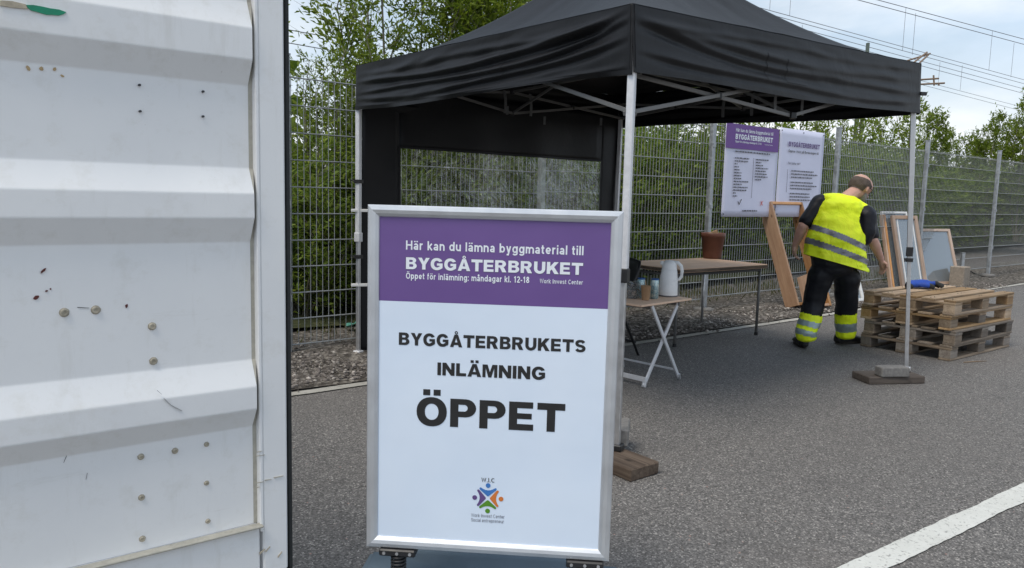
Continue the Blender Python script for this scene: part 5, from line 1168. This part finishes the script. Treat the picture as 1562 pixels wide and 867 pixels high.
# trousers
ch = [[(bel-Vector((0, 0, .05)), .205, .14, .08), (pel, .20, .145, .10), (pel-Vector((0, 0, .05)), .185, .135, .09)]]
for h_, k_, a_, dx in ((hiL, knL, anL, -1), (hiR, knR, anR, 1)):
    ch.append([(pel.lerp(h_, .7), .125, .12, .10), (h_-Vector((0, 0, .03)), .118, .12, .1), (k_, .098, .10, .09), (k_.lerp(a_, .5), .097, .10, .09), (a_+Vector((0, 0, .075)), .090, .094, .06), (a_+Vector((0, 0, .01)), .082, .086, .03)])
tr = blob('trousers', ch, 'trouser', man, .011, 4, mo, wob=.009)
for a_, k_ in ((anL, knL), (anR, knR)):
    cx = a_
    def near(c, a_=a_): return (Vector((c.x, c.y, 0))-Vector((a_.x, a_.y, 0))).length < .20
    slope = .18 if a_ is anL else -.12
    def hz_(c, a_=a_, sl_=slope): return c.z-a_.z+sl_*(c.x-a_.x)
    skin_patch('hi_vis_cuff', tr, lambda c, n: near(c) and hz_(c) < .235, .003, 'hivis', tr, mo)
    skin_patch('reflective_cuff', tr, lambda c, n: near(c) and (.045 < hz_(c) < .090 or .125 < hz_(c) < .175) if a_ is anL else near(c) and .06 < hz_(c) < .15, .0055, 'reflect_pale', tr, mo)
# vest: cut square at hem, neck and armholes
hemL, hemR = J(1222, 386, 6.75), J(1327, 416, 6.75); hv = (hemR-hemL); hn = Vector((hv.z, 0, -hv.x)).normalized(); hn = hn if hn.z < 0 else -hn
ch = [[(nek-Vector((.0, .03, .035)), .12, .088, .055), (che+Vector((0, -.01, .075)), .205, .142, .10), (che, .232, .158, .12), (bel+Vector((0, -.01, .02)), .262, .19, .14), (pel+Vector((.0, -.01, .0)), .292, .20, .12), (pel+Vector((.01, -.01, -.05)), .302, .205, .11)],
      [(nek-Vector((.0, .02, .02)), .085, .075, .05), (shL+Vector((.055, -.015, .026)), .052, .085, .060)], [(nek-Vector((0, .02, .02)), .085, .075, .05), (shR+Vector((-.045, -.015, .035)), .052, .085, .060)]]
cuts = [(hemL, hn)]
ve = blob('safety_vest', ch, 'hivis', man, .010, 4, mo, cut=cuts, wob=.015, holes=[(J(1338, 338, 6.80), .16)])
def band(p, q, hw):
    def t(c, n):
        u = (c.x-p.x)/(q.x-p.x); z = p.z+(q.z-p.z)*u; return abs(c.z-z) < hw
    return t
skin_patch('reflective_band', ve, band(J(1234, 341, 6.7), J(1312, 374, 6.7), .026), .003, 'reflect', ve, mo)
skin_patch('reflective_band', ve, band(J(1228, 364, 6.7), J(1326, 400, 6.7), .026), .003, 'reflect', ve, mo)
# shoes
def shoe(a_, d, lift):
    s = Vector((d.y, -d.x, 0)); g0 = Vector((a_.x, a_.y, 0))
    hl = g0-d*.06+Vector((0, 0, .035)); to = g0+d*.19+Vector((0, 0, .03))
    o = blob('shoe', [[(g0+Vector((0, 0, .10)), .052, .052, .04), (hl+Vector((0, 0, .02)), .045, .045, .045)], [(g0+Vector((0, 0, .075)), .05, .05, .04), (g0+d*.08+Vector((0, 0, .05)), .052, .052, .038), (to, .046, .046, .03)], [(hl, .046, .046, .032), (to, .048, .048, .026)]], 'shoe', man, .008, 3, mo)
    mb = MB(); prf = []
    for i in range(24):
        t = 2*pi*i/24; u_ = cos(t); prf.append(g0+d*(.065+.155*u_)+s*(.050*sin(t)*(1+.12*u_)))
    mb.add([p+Vector((0, 0, .004))-mo for p in prf]+[p+Vector((0, 0, .024))-mo for p in prf], [tuple(range(24)), tuple(range(24, 48))]+[(i, (i+1) % 24, 24+(i+1) % 24, 24+i) for i in range(24)])
    mb.build('sole', 'sole', o); return o
shoe(G(1225, 530)+Vector((0, .03, 0)), Vector((.12, .99, 0)).normalized(), 0); shoe(G(1288, 525)+Vector((0, .03, 0)), Vector((.93, .36, 0)).normalized(), 0)

# ------------------------------------------------------------------ foliage
def leaf_cloud(P, D, L, Wd_, up=.35):
    """folded leaf quads at P pointing along D (n,3), length L, width Wd_"""
    n = len(P); D = D/np.linalg.norm(D, axis=1, keepdims=True)
    R = rng.standard_normal((n, 3)); R[:, 2] += up*2; S = np.cross(D, R); S /= np.linalg.norm(S, axis=1, keepdims=True); Nn = np.cross(S, D)
    a = P; b = P+D*(L*.45)[:, None]+S*(Wd_*.5)[:, None]+Nn*(Wd_*.18)[:, None]; c = P+D*L[:, None]-Nn*(L*.08)[:, None]; d = P+D*(L*.45)[:, None]-S*(Wd_*.5)[:, None]+Nn*(Wd_*.18)[:, None]
    V = np.stack([a, b, c, d], 1).reshape(-1, 3); I = (np.arange(n)*4)[:, None]+np.array([[0, 1, 2, 0, 2, 3]])
    return V, I.reshape(-1)
def shrub_mesh(kind, h, spread, nst, ntw, nlf, ll, lw, lean=(0, 0), seed=1, low=.1, fill=0, droop=.0, tw_len=.5, tw_up=.75):
    """stems with side twigs carrying leaves; returns (foliage mesh, stem mesh)"""
    R_ = np.random.default_rng(seed); mb = MB(); PP = []; DD = []
    for s in range(nst):
        a = R_.random()*6.283; sp = spread*(.25+.75*R_.random()); hh = h*(.72+.28*R_.random()); b0 = np.array([cos(a), sin(a), 0])*spread*.25*R_.random()
        tip = b0+np.array([cos(a)*sp+lean[0]*hh, sin(a)*sp+lean[1]*hh, hh]); nseg = 7; pts = []
        for i in range(nseg+1):
            t = i/nseg; p = b0*(1-t)+tip*t; p[:2] += (np.array([cos(a), sin(a)])*sp*.25*sin(pi*t))+R_.standard_normal(2)*.055*t*h/3; p[2] = hh*t*(1.06-.06*t); pts.append(p)
        pts = np.array(pts); r0_ = .0052*h*(.5+.5*R_.random()); mb.tube([tuple(p) for p in pts], [r0_*(1-.85*i/nseg)+.0015 for i in range(nseg+1)], 5, False)
        for k in range(ntw):
            t = low+(1-low)*(k+R_.random())/ntw; t = min(t, .999); f_ = t*nseg; i0 = int(f_); p = pts[i0]*(1-(f_-i0))+pts[i0+1]*(f_-i0)
            sd_ = pts[min(i0+1, nseg)]-pts[i0]; sd_ /= np.linalg.norm(sd_); o = R_.standard_normal(3); o[2] *= .3; o /= np.linalg.norm(o)
            d = sd_*tw_up+o*(1-.35*t)+np.array([lean[0], lean[1], 0])*1.2; d /= np.linalg.norm(d); tl_ = tw_len*(1-.55*t)*(.5+R_.random())
            q1 = p+d*tl_*.5; q2 = p+d*tl_+np.array([0, 0, -droop*tl_]); mb.tube([tuple(p), tuple(q1), tuple(q2)], [.0045, .0028, .0012], 3, False)
            m_ = int(nlf*(.6+.8*R_.random())); u = R_.random(m_)**.8; X = p[None]*((1-u)**2)[:, None]+2*(u*(1-u))[:, None]*q1[None]+(u**2)[:, None]*q2[None]
            X = X+R_.standard_normal((m_, 3))*.035*tl_/.4
            g_ = d[None]*.9+R_.standard_normal((m_, 3))*.6; g_[:, 2] -= droop*.8; PP.append(X); DD.append(g_)
    P = np.concatenate(PP); D = np.concatenate(DD); n = len(P)
    L = ll*(.55+.75*R_.random(n)); V, I = leaf_cloud(P, D, L, L*lw)
    fol = np_mesh('foliage', V, 3, I)
    st_ = bpy.data.meshes.new('stems'); st_.from_pydata(mb.v, [], mb.f); st_.update()
    return fol, st_
def put(name, meshes, loc, rz, sc, label, cat, group, mat, kids=('foliage', 'stems')):
    t = thing(name, loc, rz, label, cat, group); t.scale = sc
    o = link(kids[0], meshes[0], mat, t); link(kids[1], meshes[1], 'bark', t); return t
# young willows behind the left end of the fence
wil = [shrub_mesh('w', 4.6, .85, 8, 44, 36, .082, .32, seed=11, low=.08, tw_len=.85, tw_up=.5), shrub_mesh('w', 4.6, .8, 7, 44, 36, .082, .32, seed=12, low=.06, tw_len=.85, tw_up=.5), shrub_mesh('w', 3.5, .36, 4, 36, 24, .07, .30, seed=13, low=.05, tw_len=.5, tw_up=.6)]
def at(px_, Y): return Vector(((px_-781)/F*Y, Y, .1))
WL_ = [(2, 492, 7.6, .76, 'thin young willow with sparse top beside the container edge'), (0, 622, 8.8, 1.0, 'tall leafy willow rising above the left canopy corner'),
       (1, 675, 9.2, 1.02, 'tall willow with pale shoots behind the left half of the canopy roof'), (0, 720, 9.6, 1.0, 'tall willow with bare twigs showing above the canopy slope'), (1, 800, 10.6, 1.0, 'willow whose top meets the canopy ridge left of the peak'),
       (1, 525, 8.2, .60, 'bushy willow directly behind the fence left of the canopy leg'), (2, 452, 8.2, .62, 'short willow shrub at the very edge of the container door'), (0, 600, 7.9, .62, 'low willow shrub behind the canopy back wall window'),
       (1, 690, 8.5, .60, 'low willow shrub behind the middle of the clear window'), (0, 770, 9.3, .62, 'low willow shrub behind the right part of the clear window'), (0, 330, 8.6, .6, 'willow hidden mostly behind the container door')]
for i, (k, px_, Y, s_, lab) in enumerate(WL_):
    p = at(px_, Y); put('willow_tree', wil[k], p, i*2.1, (s_, s_, s_), lab, 'tree', 'young willows behind the left fence', 'leaf', ('crown', 'trunk'))
# hedge shrubs behind the fence, each its own plant
hed = [shrub_mesh('h', 2.35, .85, 15, 30, 20, .085, .34, seed=s, low=.02, tw_len=.55, tw_up=.5) for s in (21, 22, 23)]
names = ['beside the front canopy leg', 'behind the plant pot', 'behind the left fence poster', 'behind the purple poster heading', 'behind the right fence poster', 'above the man\'s left shoulder', 'behind the man\'s head', 'between the man and the right canopy leg', 'just right of the canopy leg', 'left of the tilted fence post', 'right of the tilted fence post', 'left of the last fence post', 'behind the last fence post', 'at the right edge of the picture', 'past the right edge of the hedge', 'outermost at the right']
pxs = [905, 960, 1020, 1075, 1125, 1175, 1222, 1268, 1310, 1350, 1390, 1428, 1465, 1500, 1535, 1575]
for i, px_ in enumerate(pxs):
    b0 = on_line(px_, SH0, SD); p = b0+SN*(.55+.4*random.random()); p.z = .15; s_ = 1.0+.10*random.uniform(-1, 1)
    ws = 1.0+.55*i/15
    put('hedge_shrub', hed[i % 3], p, i*1.7, (ws, ws, s_), 'dense green shrub in the hedge, the one '+names[i], 'shrub', 'hedge shrubs behind the fence', 'leaf_dark')
for i, px_ in enumerate((500, 575, 650, 730, 812, 870)):
    b0 = on_line(px_, SH0, SD); p = b0+SN*(.5); p.z = .12
    put('undergrowth_shrub', hed[(i+1) % 3], p, i*2.7, (.8, .8, .72), 'low dark shrub under the willows, '+['leftmost, beside the container edge', 'behind the left canopy leg', 'behind the left of the clear window', 'behind the middle of the clear window', 'behind the right of the clear window', 'behind the back canopy leg'][i], 'shrub', 'undergrowth below the willows', 'leaf_dark')
for i, px_ in enumerate((935, 1010, 1090, 1165, 1240, 1300, 1365, 1420, 1478, 1530, 1590)):
    b0 = on_line(px_, SH0, SD); p = b0+SN*(2.4+.6*random.random()); p.z = .5; ws = 1.2+.05*i
    put('hedge_shrub', hed[(i+2) % 3], p, i*2.3, (ws, ws, .86), 'shrub in the second row of the hedge, '+['left end behind the front canopy leg', 'behind the table', 'behind the pot', 'behind the posters', 'right of the posters', 'behind the man', 'near the right canopy leg', 'left of the tall tree', 'below the tall wind-bent tree', 'near the right edge', 'beyond the right edge'][i], 'shrub', 'hedge shrubs behind the fence', 'leaf_grey')
# wind-bent young trees above the hedge on the right
wt = [shrub_mesh('t', 4.4, .45, 6, 46, 26, .11, .34, lean=(.10, -.03), seed=31, low=.15, tw_len=.75, tw_up=.9), shrub_mesh('t', 4.4, .75, 7, 46, 26, .11, .34, lean=(.14, -.04), seed=32, low=.12, tw_len=.85, tw_up=.8), shrub_mesh('t', 3.6, .7, 7, 24, 16, .10, .36, seed=33, low=.2, tw_len=.6)]
TL = [(0, 1392, 22, .80, 'slim tree with pale upright top between the canopy corner and the right posts', 0), (1, 1428, 23, .80, 'loose tree bent by the wind above the tilted fence post', 0), (1, 1498, 22, .92, 'broad dense tree leaning right near the right edge of the picture', 0), (1, 1545, 21, 1.06, 'tall tree with drooping twigs at the right edge of the picture', 0),
      (2, 1345, 19, .98, 'sparse small tree right of the canopy leg, lower than the others', 1), (2, 1330, 17, 1.0, 'sparse small tree left of the canopy leg above the hedge', 1), (2, 1210, 14.5, .86, 'thin small tree above the right fence poster', 1), (2, 1260, 16, .90, 'thin small tree above the hedge beside the fence post', 1), (2, 1010, 12.5, .84, 'thin small tree under the canopy eave right of the front leg', 1), (2, 1110, 13.5, .82, 'thin small tree behind the left fence poster', 1), (1, 1590, 24, 1.05, 'leaning tree whose crown enters at the right edge', 0), (1, 1468, 25, .80, 'narrow tree behind the gap between the bent trees', 0)]
for i, (k, px_, Y, s_, lab, g_) in enumerate(TL):
    p = at(px_, Y); p.z = .4; put('young_tree', wt[k], p, 0 if k < 2 else i*1.3, (s_, s_, s_), lab, 'tree', 'young trees above the hedge', 'leaf', ('crown', 'trunk'))
# far-off wood that reads as one mass
n = 42000; s = rng.random(n)*110-10; q = rng.random(n)*6; zz_ = rng.random(n)**.8*(2.2+.9*np.sin(s*.5)+.7*np.sin(s*1.3+1)+.4*rng.standard_normal(n)*.5)
P = np.stack([SH0.x+SD.x*s+SN.x*(7+q), SH0.y+SD.y*s+SN.y*(7+q), .55+np.maximum(zz_, 0)], 1); V, I = leaf_cloud(P, rng.standard_normal((n, 3)), .28+.2*rng.random(n), .2+.1*rng.random(n))
props(link('far_thicket', np_mesh('far_thicket', V, 3, I), 'leaf_dark'), 'continuous low green thicket far behind the hedge', 'thicket', kind='stuff')
# weeds along the fence
n = 2600; s = rng.random(n)*14-2.5; q = .15+rng.random(n)**.5*.9; P = np.stack([FB.x+E.x*s+NV.x*q, FB.y+E.y*s+NV.y*q, np.full(n, .03)], 1); D = rng.standard_normal((n, 3))*.35; D[:, 2] += 1
V, I = leaf_cloud(P, D, .05+.16*rng.random(n)**2, .008+.010*rng.random(n)); props(link('fence_weeds', np_mesh('fence_weeds', V, 3, I), 'grass'), 'thin dry weeds growing in the dirt just behind the fence', 'weeds', kind='stuff')

# ------------------------------------------------------------------ railway masts and overhead wires
def mast(px_, Y, top, label, dbl=False):
    p = at(px_, Y); p.z = 0; t = thing('railway_mast', p, 0, label, 'mast', 'railway masts beyond the hedge')
    hgt = top
    for dx in ((-.11, .11) if dbl else (0,)):
        mb = MB(); mb.bar((dx, 0, 0), (dx, 0, hgt-(.9 if dx < 0 else 0)), .09 if dbl else .2, .14 if dbl else .2, up=(0, 1, 0)); mb.build('mast_post', 'pole_green', t)
    if dbl:
        for k in range(int(hgt/1.1)):
            mb = MB(); mb.bar((-.11, 0, .4+k*1.1), (.11, 0, .8+k*1.1), .02, .05); mb.build('lacing', 'pole_green', t)
    return t
m1 = mast(1294, 31, 7.5, 'green double-post railway mast rising behind the canopy roof', True)
Q = m1.location
def arm(name, pts, r, mat, parent, off): 
    mb = MB()
    for a, c in pts: mb.tube([Vector(a)-off, Vector(c)-off], r, 6)
    return mb.build(name, mat, parent)
arm('cantilever_arm', [(W(1345, 105, 31), W(1419, 82, 31.6)), (W(1392, 97, 31), W(1414, 80, 31.6)), (W(1400, 99, 31), W(1416, 84, 31.6)), (W(1345, 105, 31), W(1318, 100, 31))], .035, 'rust_arm', m1, Q)
m2 = mast(1374, 44, 7.2, 'farther railway mast hidden behind the canopy corner with two short arms'); Q2 = m2.location
arm('cantilever_arm', [(W(1402, 122, 44), W(1432, 120, 44)), (W(1402, 129, 44), W(1441, 127, 44)), (W(1424, 115, 44), W(1425, 131, 44)), (W(1432, 127, 44), W(1432, 131, 44)), (W(1402, 122, 44), W(1398, 122, 44)), (W(1402, 129, 44), W(1398, 129, 44))], .05, 'rust_arm', m2, Q2)
WR = []
def wire(name, pa, pb, label, sag=0, r=.011, ext=1.6, sup=None):
    """a contact or carrier wire through two points, prolonged past both"""
    a = Vector(pa); c = Vector(pb); d = c-a; p = a-d*ext*.6; q = c+d*ext; n = 24
    mb = MB(); pts = [p.lerp(q, i/n) for i in range(n+1)]; mb.tube(pts, r, 5, False); return mb, a, c
def pair(xa, ya, Ya, xb, yb, Yb, dy, drops, label, group='overhead railway wires'):
    a1 = W(xa, ya, Ya); b1 = W(xb, yb, Yb); mb, a, c = wire('w', a1, b1, label); o = mb.build('overhead_wire', 'darkwire'); props(o, label[0], 'wire', group)
    a2 = W(xa, ya+dy, Ya); b2 = W(xb, yb+dy, Yb); mb, a, c = wire('w', a2, b2, label); o = mb.build('overhead_wire', 'darkwire'); props(o, label[1], 'wire', group)
pair(1100, -4, 26, 1562, 122, 41, 6, [], ('upper of the two close wires running over the canopy right slope', 'lower of the two close wires running over the canopy right slope'))
pair(1140, 22, 27, 1562, 136, 42, 7, [], ('third wire down, parallel below the close pair over the canopy', 'fourth wire down, faint, below the pair over the canopy'))
pair(1338, 0, 24.8, 1562, 60, 30, 8, [], ('highest wire, crossing the top right corner of the sky', 'second wire from the top in the top right corner of the sky'))
pair(1400, 122, 44, 1530, 156, 52, 6, [], ('low wire right of the canopy corner above the trees', 'lowest wire right of the canopy corner touching the tree tops'))
pair(430, 44, 18, 520, 60, 20, 20, [], ('wire crossing the white sky left of the willows', 'lower wire crossing the white sky left of the willows'))
for k, (x, ya, yb, Y) in enumerate(((1175, 0, 15, 28), (1206, 0, 24, 29), (1382, 12, 78, 31), (1397, 20, 84, 31), (1514, 48, 108, 36), (1547, 66, 118, 38), (1224, 38, 55, 30), (1468, 100, 138, 41), (1434, 95, 126, 40))):
    a = W(x, ya, Y); c = W(x, yb, Y); c.x = a.x; c.y = a.y; mb = MB(); mb.tube([a, c], .007, 4, False)
    o = mb.build('wire_dropper', 'darkwire'); props(o, 'thin vertical dropper between overhead wires, '+['first from the left above the canopy slope', 'second from the left above the canopy slope', 'long one left of the cantilever tip', 'long one right above the cantilever tip', 'long one in the right part of the sky', 'rightmost one in the sky', 'short faint one above the canopy roof', 'faint one above the right trees', 'faint one right of the canopy corner'][k], 'wire', 'wire droppers')
